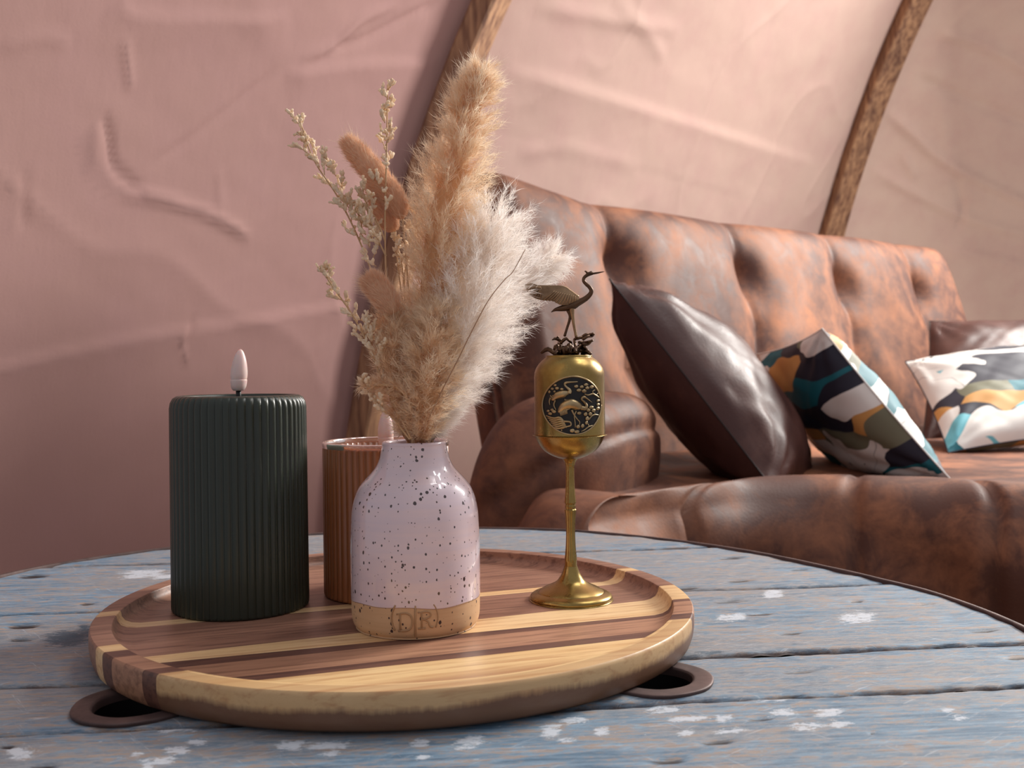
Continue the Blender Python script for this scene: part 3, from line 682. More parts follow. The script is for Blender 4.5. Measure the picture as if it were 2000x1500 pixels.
def plank(v0, v1, k):
    gap = .0013
    nv = max(8, int((v1-v0)/.0028)); nu = 270
    va = v0+gap; vbb = v1-gap
    wd_ = vbb-va; ex_ = np.array([.0005, .0012, .0022, .0036])/wd_
    tv = np.unique(np.r_[np.linspace(0, 1, nv), ex_, 1-ex_]); nv = len(tv); tu = np.linspace(0, 1, nu)
    V = np.zeros((nu, nv, 3)); 
    def ends(v):
        # intersect line with outline numerically
        a = np.linspace(0, 360, 1441); r = Rt(a); x = r*np.cos(np.radians(a)); y = r*np.sin(np.radians(a))
        uu = x*pu[0]+y*pu[1]; vv = x*pv[0]+y*pv[1]
        s = vv-v; c = np.where(s[:-1]*s[1:] <= 0)[0]
        if len(c) < 2: return -.03, .03
        us = [uu[i]+(uu[i+1]-uu[i])*(-s[i]/(s[i+1]-s[i]+1e-12)) for i in c]; return min(us), max(us)
    edge = np.zeros((nu, nv))
    for j, t in enumerate(tv):
        v = va+(vbb-va)*t; vc = np.clip(v, -.384, .389); a, b = ends(vc); a += .0005; b -= .0005
        u = a+(b-a)*tu; wob = .0011*np.sin(u*37+k*2)+.0006*np.sin(u*131+k)+.0004*np.sin(u*390+k*3)
        e0 = max(0, 1-t/.5); e1 = max(0, (t-.5)/.5)
        vv = v+(wob*e0**4)-np.roll(wob, 40)*e1**4
        V[:, j, 0] = TC[0]+pu[0]*u+pv[0]*vv; V[:, j, 1] = TC[1]+pu[1]*u+pv[1]*vv
        de = min(v-va, vbb-v); edge[:, j] = max(0, 1-de/.004)
    P = V.reshape(-1, 3); mk = masks(P)
    uv = np.stack([(P[:, :2]-TC)@pu, (P[:, :2]-TC)@pv], 1)
    z = .0005*vnoise(uv*np.array([1, 7]), 22, 20+k, 3)-.0003*k % .0007
    z -= .0028*np.clip(mk[:, 1]-.2, 0, 1)+.0012*mk[:, 2]*(.5+.5*vnoise(P, 400, 2, 2)); z -= .0034*edge.ravel()**2*(1+.5*vnoise(uv, 130, 7, 2))
    P[:, 2] = z
    F = grid_faces(nu, nv)
    cen = P[F].mean(1)
    keep = np.ones(len(F), bool)
    for hc, ro, rh in HOLES: keep &= np.linalg.norm(cen[:, :2]-hc, axis=1) > rh+.002
    F = F[keep]
    # skirts
    loop = list(range(0, nv))+[i*nv+nv-1 for i in range(1, nu)]+[(nu-1)*nv+j for j in range(nv-2, -1, -1)]+[i*nv for i in range(nu-2, 0, -1)]
    loop = np.array(loop); n0 = len(P); low = P[loop].copy(); low[:, 2] = -.036
    nl = len(loop); i2 = (np.arange(nl)+1) % nl
    SF = np.stack([loop[i2], loop, n0+np.arange(nl), n0+i2], 1)
    P = np.vstack([P, low]); mk = np.vstack([mk, np.zeros((nl, 3))]); ed = np.r_[edge.ravel()*.8, np.ones(nl)]
    o = M('plank', (P, np.vstack([F, SF])), M_table, table, attrs={'mask': mk, 'edge': ed}); return o
for k in range(len(vb)-1): plank(vb[k], vb[k+1], k)
aa = np.radians(np.arange(0, 360, 1.5)); rr = Rt(np.degrees(aa))
ring = []
for dr, z in ((.0006, -.036), (.0006, .0006), (.0012, .0016), (.0040, .0016), (.0046, .0006), (.0046, -.036)):
    ring.append(np.stack([TC[0]+(rr+dr)*np.cos(aa), TC[1]+(rr+dr)*np.sin(aa), np.full(len(aa), z)], 1))
M('rim_band', (np.vstack(ring), grid_faces(6, len(aa), True, True)), M_iron, table)
for hc, ro, rh in HOLES:
    pr = [(ro, -.0005), (ro+.0004, .0008), (ro-.0008, .0016), (rh+.002, .0015), (rh+.0006, .0010), (rh, .0002), (rh-.0003, -.003)]
    M('washer', lathe(smooth_prof(pr, 3), 64, (hc[0], hc[1]), lambda th, r, z: r*(1+.012*np.sin(3*th+1)+.006*np.sin(7*th))), M_iron, table)
for hc, ro, rh in HOLES: M('hole_shade_wall', lathe([(rh+.0004, -.003), (rh, -.02), (rh-.001, -.0365)], 48, hc), M_blackmetal_shade, table)  # plank hole wall coloured black in place of the shade down the hole
M('underside_board', lathe([(0, -.037), (.375, -.037), (.375, -.045), (0, -.045)], 64, TC), M_blackmetal_shade, table)  # board seen through the bolt holes, black in place of shade
M('drum_core', lathe([(.001, -.046), (.17, -.046), (.17, -.415), (.001, -.415)], 48, TC), M_underwood, table)
M('lower_flange', lathe([(.001, -.415), (.375, -.415), (.38, -.42), (.38, FLOORZ+.003), (.375, FLOORZ), (.001, FLOORZ)], 64, TC), M_underwood, table)

# ------------------------------------------------------------------ tray
tray = thing('serving_tray', (TC[0], TC[1], .0005), 'round striped acacia wood tray with raised rim lying on the blue table', 'tray')
TZ = .0002
tprof = [(.0001, 0), (.171, 0), (.1758, .0006), (.1783, .0026), (.1796, .0065), (.1802, .0110), (.1803, .0140), (.1802, .0178), (.1799, .0191), (.1792, .0198),
         (.1690, .0200), (.1682, .0197), (.1678, .0190), (.1674, .0165), (.1655, .0138), (.1620, .0122), (.1570, .0115), (.0001, .0115)]
tprof = [(r, z+TZ-.0002) for r, z in tprof]
FLZ = .0115+TZ-.0002
tu_ = np.array([math.cos(A_ST), math.sin(A_ST)]); tv_ = np.array([-math.sin(A_ST), math.cos(A_ST)])
tV, tF = lathe(tprof, 240, (0, 0))
tbm = bmesh.new(); _vs = [tbm.verts.new(v) for v in tV]
for f in tF:
    try: tbm.faces.new([_vs[i] for i in f])
    except Exception: pass
# joints: (v at u=-.16, v at u=+.13)
JT = [(-.19, -.19), (-.1080, -.1078), (-.0990, -.0975), (-.0715, -.0705), (-.0590, -.0640), (-.0455, -.0290), (.0220, .0235), (.0340, .0345), (.105, .105), (.19, .19)]
KD = [M_creamf, M_dark, M_tan, M_dark, M_cream, M_brown, M_cream, M_brown, M_brown]
def cutplane(bm, j, keep_above):
    a = tu_*-.16+tv_*j[0]; b = tu_*.13+tv_*j[1]; d = b-a; nn = np.array([-d[1], d[0]]); nn /= np.linalg.norm(nn)
    g = bm.verts[:]+bm.edges[:]+bm.faces[:]
    off = .00006 if keep_above else -.00006
    r = bmesh.ops.bisect_plane(bm, geom=g, plane_co=(a[0]+nn[0]*off, a[1]+nn[1]*off, 0), plane_no=(nn[0], nn[1], 0), clear_inner=keep_above, clear_outer=not keep_above)
    ed = [e for e in r['geom_cut'] if isinstance(e, bmesh.types.BMEdge)]
    try: bmesh.ops.contextual_create(bm, geom=ed)
    except Exception: pass
for i, mt in enumerate(KD):
    b = tbm.copy()
    if i > 0: cutplane(b, JT[i], True)
    if i < len(KD)-1: cutplane(b, JT[i+1], False)
    me = bpy.data.meshes.new('stave'); b.to_mesh(me); b.free(); me.materials.append(mt)
    o = bpy.data.objects.new('stave', me); COL.objects.link(o); o.parent = tray
    o.location = (0, 0, 0)
    for p in me.polygons: p.use_smooth = len(p.vertices) <= 4
    me.set_sharp_from_angle(angle=math.radians(35))
tbm.free()
FL = FLZ+.0005+.0001       # height of the tray floor in the world

# ------------------------------------------------------------------ candles
def flame(root, c, z0, h=.027, lean=(.0016, 0)):
    pr = [(.0001, 0), (.0030, .0002), (.0046, .0022), (.0052, .0052), (.0053, .0072), (.0050, .0073), (.0051, .0076), (.0054, .0100), (.0052, .0140), (.0044, .0190), (.0030, .0235), (.0015, .0262), (.0001, .0272)]
    V, F = lathe(smooth_prof(pr, 3), 32, (0, 0)); k = V[:, 2]/.0272
    V = V*np.array([1, 1, h/.0272]); V[:, 0] += lean[0]*k**1.4; V[:, :2] += c; V[:, 2] += z0
    M('flame_bulb', (V, F), M_bulb, root)
def candle(name, c, r, zt, nf, mat, label, glassy=False):
    root = thing(name, (c[0], c[1], FL), label, 'candle')
    z0 = FL; R = r
    def rf(th, rr, z):
        amp = .00075*np.clip((rr-.90*R)/(.07*R), 0, 1)*min(1, (z-z0)/.0012+.2)
        return rr-amp+amp*1.0*np.abs(np.cos(th*nf/2))**.7*1.6-amp*.6
    if not glassy:
        pr = [(.0001, z0), (R-.0025, z0), (R-.0004, z0+.0006), (R, z0+.002), (R-.0001, z0+.03), (R-.0003, zt-.03), (R-.0004, zt-.008), (R-.0010, zt-.0045), (R-.0026, zt-.0016), (R-.0050, zt-.0002), (R-.0068, zt), (R-.0078, zt-.0006), (R-.0084, zt-.003), (R-.0090, zt-.0042), (R-.015, zt-.0046), (.0001, zt-.0046)]
        M('wax_body', lathe(pr, nf*10, c, rf), mat, root); fz = zt-.0046; wz = .0055
        M('wick', tube([(c[0], c[1], fz), (c[0], c[1], zt+.0030)], .0017, 12), M_black, root)
        flame(root, c, zt+.0026)
    else:
        zw = zt-.009
        pr = [(.0001, z0), (R-.0025, z0), (R-.0004, z0+.0006), (R, z0+.002), (R-.0001, zt-.0035), (R-.0012, zt-.0030), (R-.0026, zt-.0036), (R-.0030, zw), (R-.008, zw-.0006), (.0001, zw-.0006)]
        M('wax_body', lathe(pr, nf*8, c, rf), mat, root)
        pr = [(R-.0001, zt-.0036), (R+.0002, zt-.001), (R-.0002, zt), (R-.0012, zt+.0003), (R-.0022, zt), (R-.0026, zt-.001), (R-.0027, zt-.0036)]
        o = M('glass_rim', lathe(smooth_prof(pr, 2), 128, c), M_glassrim, root)
        M('wick', tube([(c[0], c[1], zw), (c[0], c[1], zt-.0040)], .0017, 12), M_black, root)
        flame(root, c, zt-.0045, .0255, (0, 0))
    return root
def zpix(c, py):                      # height at plan point c whose picture row is py
    lo, hi = -.5, 1.
    for _ in range(50):
        m = (lo+hi)/2; d = np.array([c[0], c[1], m-EYE]); y = 750-FPX*(d@UPV)/(d@FWD)
        if y > py: lo = m
        else: hi = m
    return m
GC = np.array([-.1765, .645]); candle('pillar_candle', GC, .0432, zpix(GC, 771.5), 55, M_green, 'dark green ribbed pillar candle with electric flame bulb standing on the wooden tray')
OC = np.array([-.0865, .682]); candle('pillar_candle', OC, .0428, zpix(OC, 861), 55, M_orange, 'amber brown ribbed candle standing half hidden behind the speckled vase', True)

# ------------------------------------------------------------------ vase
VC = np.array([-.0584, .594]); vase = thing('vase', (VC[0], VC[1], FL), 'pink glazed speckled ceramic vase with bare clay base holding dried grasses', 'vase')
KV = .594/FPX
zs = lambda y: zpix(VC, y)
ZG = .0312
clay = [(.0001, FL), (.0325, FL), (.0350, FL+.0008), (.0368, FL+.0030), (.0377, FL+.0065), (.0380, FL+.011), (.0380, ZG+.0005)]
M('clay_base', lathe(smooth_prof(clay, 4), 160, VC), M_clay, vase)
gl = [(.0378, ZG-.0006), (.0382, ZG-.0003), (.0383, ZG+.001)]
for y, r in ((1073, 126), (1011, 124), (988, 121.5), (974, 118.5), (960, 113.5), (949, 108), (938, 99.5), (929, 91), (918, 81), (908, 74), (895, 68.5), (883, 65.5), (870, 62.8)):
    gl.append((r*KV, zs(y)))
zt = zs(862); rt = .0187
gl += [(rt+.0004, zt-.0008), (rt-.0004, zt+.0002), (rt-.0014, zt-.0002), (rt-.0022, zt-.0018), (rt-.0024, zt-.010), (rt+.002, zt-.02), (.03, zt-.035), (.034, zt-.06), (.034, .034), (.0001, .033)]
def glf(th, r, z): return r*np.ones_like(th)
gv, gf = lathe(smooth_prof(gl, 5), 160, VC); 
th_ = np.arctan2(gv[:, 1]-VC[1], gv[:, 0]-VC[0]); lowm = np.clip(1-(gv[:, 2]-ZG+.001)/.004, 0, 1)*(np.linalg.norm(gv[:, :2]-VC, axis=1) > .0375)
gv[:, 2] += lowm*(.0006*np.sin(3*th_+1)+.0004*np.sin(7*th_))
M('glazed_body', (gv, gf), M_glaze, vase)
def stamp():
    Rv = .0381; parts = []
    cx, cy = 817, 1199
    def mp(px, py, h=.0):
        a = (px-807.5)*KV; a = a*.94; z = ZG-(py-1176.5)*KV*.96
        t = math.asin(a/Rv); return (VC[0]+(Rv+h)*math.sin(t), VC[1]-(Rv+h)*math.cos(t), z)
    def st(pts, r=.00042, k=1):
        P = [mp(*p) for p in (spline(np.array(pts, float), k) if k > 1 else pts)]; parts.append(tube(P, r*1.35, 6))
    circ = [(cx+45*math.cos(a), cy+45*math.sin(a)) for a in np.linspace(math.radians(150), math.radians(215), 14)]; st(circ)
    circ = [(cx+45*math.cos(a), cy+45*math.sin(a)) for a in np.linspace(math.radians(-35), math.radians(25), 14)]; st(circ, .0003)
    st([(819, 1174), (818.5, 1200), (818, 1233)])
    st([(782, 1190), (789, 1189), (789, 1221)]); st([(789, 1189), (800, 1188), (809, 1192), (813, 1203), (811, 1214), (803, 1221), (785, 1222)], k=4)
    st([(824, 1187), (831, 1187), (831, 1218)]); st([(831, 1187), (842, 1186), (848, 1190), (846, 1197), (832, 1201)], k=4); st([(835, 1201), (843, 1205), (847, 1215), (853, 1217)], k=4); st([(824, 1218), (838, 1218)])
    return cat(parts)
M('maker_stamp', stamp(), plain('stamp_shade_clay', S(176, 138, 100), .6), vase)  # same clay, darkened to paint in the shading along the relief

# ------------------------------------------------------------------ dried grasses
def ribbons(root, d, L, w, bend, seg=3, tip0=0., tip1=1.):
    """root,d Nx3; L,w N; bend Nx3 added towards the end"""
    n = len(root); d = d/np.linalg.norm(d, axis=1)[:, None]
    side = np.cross(d, rng.normal(size=(n, 3))); side /= np.linalg.norm(side, axis=1)[:, None]+1e-9
    V = np.zeros((n, seg*2+1, 3)); tp = np.zeros((n, seg*2+1))
    for k in range(seg+1):
        t = k/seg; p = root+d*(L*t)[:, None]+bend*(L*t*t)[:, None]
        if k < seg:
            ww = (w*(1-t*.75)/2)[:, None]; V[:, 2*k] = p-side*ww; V[:, 2*k+1] = p+side*ww; tp[:, 2*k] = tp[:, 2*k+1] = tip0+(tip1-tip0)*t
        else: V[:, 2*seg] = p; tp[:, 2*seg] = tip1
    b = (np.arange(n)*(seg*2+1))[:, None]
    F = []
    for k in range(seg-1): F += [b+np.array([[2*k, 2*k+1, 2*k+3]]), b+np.array([[2*k, 2*k+3, 2*k+2]])]
    F.append(b+np.array([[2*seg-2, 2*seg-1, 2*seg]]))
    return V.reshape(-1, 3), np.vstack(F), tp.ravel()
def path3(px, depth):
    pts = [W(x, y, d) for (x, y), d in zip(px, depth)]; return np.array(pts)
mouth = np.array([VC[0], VC[1], zt])
def plume(name, label, px, depth, hw, nb, nh, mat, catg='dried grass', group=None, alpha=.80, hl=.0075, core=True, start=.12, stem_from=None, droop=0, tipw=1.0, hwid=.00021, lean=None):
    P = spline(path3(px, depth), 10); HW = spline(np.c_[hw, hw].astype(float), 10)[:, 0]*np.mean(depth)/FPX
    root = thing(name, (mouth[0], mouth[1], FL+.01), label, catg, group)
    base = P[0]; st = [np.array([VC[0]+(base[0]-VC[0])*.2, VC[1]+(base[1]-VC[1])*.2, FL+.045]), base*.5+np.array([VC[0]+(base[0]-VC[0])*.2, VC[1], FL+.045])*.5]
    M('stem', tube(spline(np.vstack([st, P[::6]]), 4), .0009, 6), M_stem, root)
    T, N, B = frames(P)
    cum = np.r_[0, np.cumsum(np.linalg.norm(np.diff(P, axis=0), axis=1))]; cum /= cum[-1]
    t = rng.uniform(0, 1, nb)**.9; az = rng.uniform(0, 2*math.pi, nb)
    it = lambda A: np.stack([np.interp(t, cum, A[:, k]) for k in range(3)], 1)
    p, T_, N_, B_ = it(P), it(T), it(N), it(B); h = np.interp(t, cum, HW)
    rad = N_*np.cos(az)[:, None]+B_*np.sin(az)[:, None]
    al = alpha*rng.uniform(.7, 1.25, nb)
    bd = T_*np.cos(al)[:, None]+rad*np.sin(al)[:, None]
    if lean is not None: bd = bd+np.array(lean)
    bl = np.maximum(h-hl*.45, .002)/np.sin(al)*rng.uniform(.7, 1.12, nb)
    # hairs along each branch
    s = rng.uniform(.12, 1, (nb, nh))**.8
    bend = rad*.25
    rt_ = p[:, None]+bd[:, None]*(bl[:, None]*s)[..., None]+bend[:, None]*(bl[:, None]*s*s)[..., None]*.5+rng.normal(size=(nb, nh, 3))*.0007
    hd = bd[:, None]+bend[:, None]*s[..., None]+rng.normal(size=(nb, nh, 3))*.46
    rt_ = rt_.reshape(-1, 3); hd = hd.reshape(-1, 3); n = len(rt_)
    Lh = hl*rng.uniform(.5, 1.15, n); tipb = np.repeat(h, nh)*0+s.ravel()
    V, F, tp = ribbons(rt_, hd, Lh, np.full(n, hwid)*rng.uniform(.7, 1.4, n), rng.normal(size=(n, 3))*.18+np.array([0, 0, -droop]), 2)
    tp = np.clip(tp*.5+np.repeat(tipb, 5)*.6*tipw, 0, 1)
    o = M('fluff', (V, F), mat, root, smooth=False, attrs={'tip': tp}); tag(o, kind='stuff')
    if core:
        Rr = HW*.34; Rr[0] *= .5; Rr[-1] *= .2
        cv, cf = tube(P[::2], Rr[::2], 16); cv = cv+rng.normal(size=cv.shape)*.0006
        M('plume_core', (cv, cf), mat, root, attrs={'tip': np.zeros(len(cv))})
    return root
D0 = .594
G = 'dried grasses in the vase'
plume('pampas_plume', 'tall tan pampas plume rising highest out of the vase', [(812, 856), (826, 720), (842, 590), (860, 450), (892, 320), (922, 210), (944, 140)], [.594, .588, .585, .585, .588, .59, .59], [24, 48, 62, 80, 62, 50, 28], 620, 72, M_pampas, group=G, hl=.0085)
plume('pampas_plume', 'broad white pampas plume in the middle of the bouquet beside the tall tan plume', [(838, 858), (872, 770), (902, 680), (925, 590), (940, 510), (955, 450)], [.590, .588, .588, .59, .594, .60], [28, 66, 92, 98, 90, 56], 640, 72, M_white, group=G, hl=.0085)
plume('pampas_plume', 'white pampas plume bending right towards the bronze crane', [(845, 855), (880, 780), (925, 690), (975, 600), (1025, 540), (1080, 505)], [.596, .608, .630, .658, .678, .692], [18, 52, 72, 68, 56, 38], 540, 64, M_white, group=G, hl=.0080)
plume('pampas_plume', 'short tan pampas tuft low over the mouth of the vase', [(822, 862), (832, 800), (838, 735), (846, 660), (850, 600)], [.586, .578, .574, .574, .578], [40, 66, 64, 48, 28], 420, 64, M_pampas, group=G, hl=.0080)
plume('pampas_plume', 'small tan pampas tuft spilling over the left lip of the vase', [(800, 860), (782, 800), (768, 740), (766, 680), (770, 620)], [.588, .582, .58, .58, .582], [28, 38, 40, 42, 28], 260, 56, M_pampas, group=G, hl=.0075, tipw=.8)
plume('pampas_plume', 'wispy curled pampas wisp pointing left above the vase mouth', [(806, 858), (800, 790), (776, 757), (742, 752), (712, 754)], [.582, .574, .572, .572, .572], [8, 20, 18, 12, 6], 90, 36, M_pampas, group=G, hl=.006, core=False)
def bunny(label, px, depth, hw, tail, n=7000):
    P = spline(path3(px, depth), 10); s = np.linspace(0, 1, len(P)); HW = hw*np.mean(depth)/FPX*np.power(np.clip(1-np.abs(2*s-1)**2.8, 0, 1), .5)
    root = thing('bunny_tail_grass', (mouth[0], mouth[1], FL+.01), label, 'dried grass', G)
    stp = [W(x, y, d) for x, y, d in tail]+[np.array([mouth[0]-.004, mouth[1], zt-.002]), np.array([VC[0], VC[1], FL+.04])]
    M('stem', tube(spline(np.vstack([[P[-1]], stp]), 6), .0006, 6), M_stem, root)
    cv, cf = tube(P, HW*.82+1e-4, 24); M('seed_head', (cv, cf), M_bunny, root, attrs={'tip': np.full(len(cv), .2)})
    T, N, B = frames(P); i = rng.integers(1, len(P)-1, n); az = rng.uniform(0, 6.283, n)
    rad = N[i]*np.cos(az)[:, None]+B[i]*np.sin(az)[:, None]
    rt_ = P[i]+rad*(HW[i]*.78)[:, None]+rng.normal(size=(n, 3))*.0004
    dr = -T[i]*.8+rad*.55+rng.normal(size=(n, 3))*.15
    V, F, tp = ribbons(rt_, dr, rng.uniform(.0026, .0052, n), np.full(n, .00022), rng.normal(size=(n, 3))*.1, 2)
    k = 190; i = rng.integers(1, len(P)-1, k); az = rng.uniform(0, 6.283, k); rad = N[i]*np.cos(az)[:, None]+B[i]*np.sin(az)[:, None]
    V2, F2, tp2 = ribbons(P[i]+rad*(HW[i]*.7)[:, None], -T[i]*.9+rad*.75+rng.normal(size=(k, 3))*.15, rng.uniform(.008, .0125, k), np.full(k, .00022), rng.normal(size=(k, 3))*.12, 2)
    o = M('bristles', (np.vstack([V, V2]), np.vstack([F, F2+len(V)])), M_bunny, root, smooth=False, attrs={'tip': np.r_[tp, np.ones(len(tp2))*.9]}); tag(o, kind='stuff')
bunny('longest bunny tail grass head, tan, tilted left beside the tall plume', [(673, 270), (705, 308), (742, 352), (772, 392), (786, 428)], [.59]*5, 26, [(790, 470, .594), (800, 600, .594), (803, 760, .594)])
bunny('small round bunny tail grass head hanging just below the longest one', [(726, 352), (742, 392), (756, 425), (772, 452)], [.598]*4, 24, [(775, 500, .60), (790, 620, .60), (800, 760, .598)], 4500)
bunny('lower bunny tail grass head at the left above the spilling tuft', [(716, 540), (735, 560), (757, 590), (772, 612)], [.576]*4, 27, [(783, 650, .578), (795, 740, .58), (802, 800, .585)], 5000)
def statice(label, stems, sprays, dep):
    root = thing('statice_sprig', (mouth[0], mouth[1], FL+.01), label, 'dried flower', G)
    parts = []; buds = []
    for st in stems:
        P = spline(np.array([W(x, y, dep) for x, y in st]), 6); parts.append(tube(P, np.linspace(.0006, .0004, len(P)), 6))
    for x0, y0, x1, y1, nb in sprays:       # small branchlet with paired buds
        a = W(x0, y0, dep+rng.normal()*.003); b = W(x1, y1, dep+rng.normal()*.006)
        mid = (a+b)/2+rng.normal(size=3)*.0012; P = spline(np.array([a, mid, b]), 5); parts.append(tube(P, .00032, 5))
        ax = (b-a)/np.linalg.norm(b-a)
        for k in range(nb):
            t = .15+.85*(k+rng.uniform(0, .8))/nb; p = P[min(len(P)-1, int(t*(len(P)-1)))]
            d = ax+rng.normal(size=3)*.42+np.array([0, 0, .35]); d /= np.linalg.norm(d); L = rng.uniform(.0026, .0046); r = rng.uniform(.0007, .0012)
            buds.append(tube(np.array([p, p+d*L*.3, p+d*L*.7+rng.normal(size=3)*.0003, p+d*L]), [r*.35, r*1.05, r*.95, r*.3], 6))
            if rng.uniform() < .5: buds.append(tube(np.array([p+d*L*.8, p+d*L*1.1+rng.normal(size=3)*.0006]), [r*.8, r*.9], 5))
    M('stem', cat(parts), M_stem, root)
    V, F = cat(buds); o = M('buds', (V, F), M_statice, root, attrs={'tip': rng.uniform(.3, 1, len(V))}); tag(o, kind='stuff')
def auto_sprays(line, n, L, side=0, nb=5, up=(0, -1)):
    P = spline(np.array(line, float), 8); out = []
    for k in range(n):
        i = int((k+.5)/n*(len(P)-2)); p = P[i]; t = P[i+1]-P[i]; t /= np.linalg.norm(t)+1e-9
        nr = np.array([-t[1], t[0]])*(side if side else (1 if k % 2 else -1)); d = t*1.0+nr*rng.uniform(.25, .7); d /= np.linalg.norm(d)
        l = L*rng.uniform(.6, 1.2)*(1-.45*k/n); out.append((p[0], p[1], p[0]+d[0]*l, p[1]+d[1]*l, nb))
    return out
l1 = [(702, 470), (660, 385), (620, 320), (595, 285), (578, 215)]
statice('left statice sprig reaching furthest left with pale papery buds', [[(802, 858), (770, 700), (735, 560), (702, 470), (660, 385), (612, 310), (582, 222)], [(702, 470), (706, 440), (692, 400)]],
        auto_sprays(l1, 13, 46, 0, 9)+auto_sprays([(690, 420), (660, 350), (632, 300)], 8, 40, 0, 9), .588)
statice('upright statice sprig with the thin straight stalk in front of the bunny tail', [[(806, 858), (775, 700), (756, 560), (752, 440), (755, 300), (757, 165)], [(752, 470), (735, 430), (700, 370)], [(754, 500), (725, 440), (712, 380)]],
        auto_sprays([(755, 330), (752, 240), (757, 160)], 12, 30, 0, 8)+auto_sprays([(742, 480), (722, 420), (706, 360)], 10, 36, 0, 9)+auto_sprays([(735, 520), (712, 450), (695, 395)], 9, 34, 0, 8)+auto_sprays([(752, 420), (745, 370), (722, 345)], 5, 24, 1, 6), .582)
statice('lower left statice sprig with buds spreading towards the green candle', [[(803, 858), (770, 790), (744, 735), (715, 665), (685, 610), (650, 560), (624, 520)]],
        auto_sprays([(722, 680), (690, 615), (655, 565), (628, 525)], 12, 40, 0, 9)+auto_sprays([(745, 740), (735, 680), (725, 640)], 9, 42, 1, 8)+auto_sprays([(745, 720), (722, 660), (706, 620)], 8, 34, 0, 8), .578)
statice('tiny statice sprig lowest on the left just above the vase lip', [[(800, 858), (770, 820), (740, 790), (702, 736)]], auto_sprays([(755, 808), (725, 770), (703, 738)], 8, 24, 0, 7), .578)
statice('short white statice sprig between the bunny tails and the tall plume', [[(805, 858), (800, 700), (790, 560), (800, 480), (814, 410)], [(790, 560), (782, 500), (768, 460)]], auto_sprays([(795, 520), (802, 460), (814, 408)], 9, 26, 0, 6)+auto_sprays([(790, 540), (780, 490), (772, 462)], 7, 22, 0, 6), .60)
stalk = thing('dry_grass_stalk', (mouth[0], mouth[1], FL+.01), 'single thin bare brown grass stalk curving across the white plume', 'dried grass', G)
M('stem', tube(spline(np.array([W(820, 862, .580), W(850, 790, .560), W(893, 705, .552), W(925, 640, .550), W(955, 585, .55), W(985, 547, .55), W(1002, 530, .55), W(1026, 487, .55)]), 8), np.linspace(.00034, .00022, 57), 6), plain('brown_stalk', S(176, 132, 98), .7), stalk)

# ------------------------------------------------------------------ brass goblet with crane
QC = np.array([.0375, .654]); gob = thing('brass_goblet', (QC[0], QC[1], FL), 'tall antique brass goblet with crane medallion and bronze crane standing on the tray', 'ornament')
KQ = .654/FPX; zq = lambda y: zpix(QC, y)
def px_prof(L): return [(max(r, .2)*KQ, zq(y)) for y, r in L]
yb = 718+(EYE-FL)/KQ
bp = [(0.0001, FL), (76*KQ, FL)]+[(r*KQ, FL+h*KQ) for h, r in ((1.5, 79.5), (5, 81), (9, 79), (12, 75), (14.5, 69), (15.5, 66), (15.2, 64.5), (17, 63), (22, 55), (27, 44), (32, 34), (37, 27), (44, 22), (52, 17.5), (60, 14.5), (66, 12.5))]
M('base', lathe(smooth_prof(bp, 3), 96, QC), M_brass, gob)
zb0 = FL+64*KQ
sp = [(12, zb0), (12.6, zb0+3*KQ), (11, zb0+5*KQ)]
stp = [(1098, 11.8), (1090, 11.4), (1070, 9.6), (1045, 8.6), (1020, 9.2), (1002, 10.6), (996, 11.2), (993.5, 9.4), (989, 10.2), (984.5, 9.4), (982, 11), (975, 10.4), (955, 8.8), (935, 8.0), (918, 8.0), (910, 8.6), (907, 9.6), (904, 9.8), (899, 13), (894, 17)]
sl = [(12*KQ, zb0)]+[(r*KQ, zq(y)) for y, r in stp]
M('stem', lathe(smooth_prof(sl, 5), 80, QC, lambda th, r, z: r*(1+(.045*np.cos(th*10) if r < 11.7*KQ else 0*th))), M_brass, gob)
bl_ = [(17, 895), (26, 893), (38, 888), (50, 880), (60, 868), (66, 857), (68.6, 850.5), (67.5, 849.6)]
M('bowl', lathe(smooth_prof([(.1*KQ, zq(894))]+[(r*KQ, zq(y)) for r, y in bl_]+[(.1*KQ, zq(849.6))], 3), 96, QC), M_brass, gob)
cy = [(.1, 850.4), (68.2, 850.4), (69.2, 849.0), (69, 846), (68.6, 790), (68.6, 735), (68, 728), (65, 719), (60, 711), (53.5, 704), (47, 698.8), (45, 697.5), (45.6, 696.2), (45.2, 694.6), (43.5, 694), (.1, 694)]
M('canister', lathe([(r*KQ, zq(y)) for r, y in cy], 128, QC), M_brass, gob)
RC = 68.7*KQ; ZM = zq(789.6); KU = 1/8.82*KQ
def med(x, y, h): 
    a = (x-755)*KU; z = ZM-(y-790)*KU; t = math.asin(max(-.99, min(.99, a/RC))); 
    a0 = .055   # the medallion sits slightly right of centre
    t += (3.0/68.7); return np.array([QC[0]+(RC+h)*math.sin(t), QC[1]-(RC+h)*math.cos(t), z])
mV, mF = [], []
for i in range(17):
    for j in range(64):
        r = 478*i/16; a = 2*math.pi*j/64; mV.append(med(755+r*math.cos(a), 790+r*math.sin(a), .0004))
med_o = M('medallion', (np.array(mV), grid_faces(17, 64, False, True)), M_blackmetal_shade, gob)
M('ring', tube(np.array([med(755+484*math.cos(a), 790+484*math.sin(a), .0006) for a in np.linspace(0, 2*math.pi, 97)]), .00055, 8), M_relief, med_o)
def mt(pts, r, k=4, h=.0008): return tube(np.array([med(x, y, h) for x, y in spline(np.array(pts, float), k)]), (np.interp(np.linspace(0, 1, (len(pts)-1)*k+1), np.linspace(0, 1, len(r)), r) if hasattr(r, '__len__') else r)*KU if not hasattr(r, '__len__') else np.interp(np.linspace(0, 1, (len(pts)-1)*k+1), np.linspace(0, 1, len(r)), r)*KU, 7)
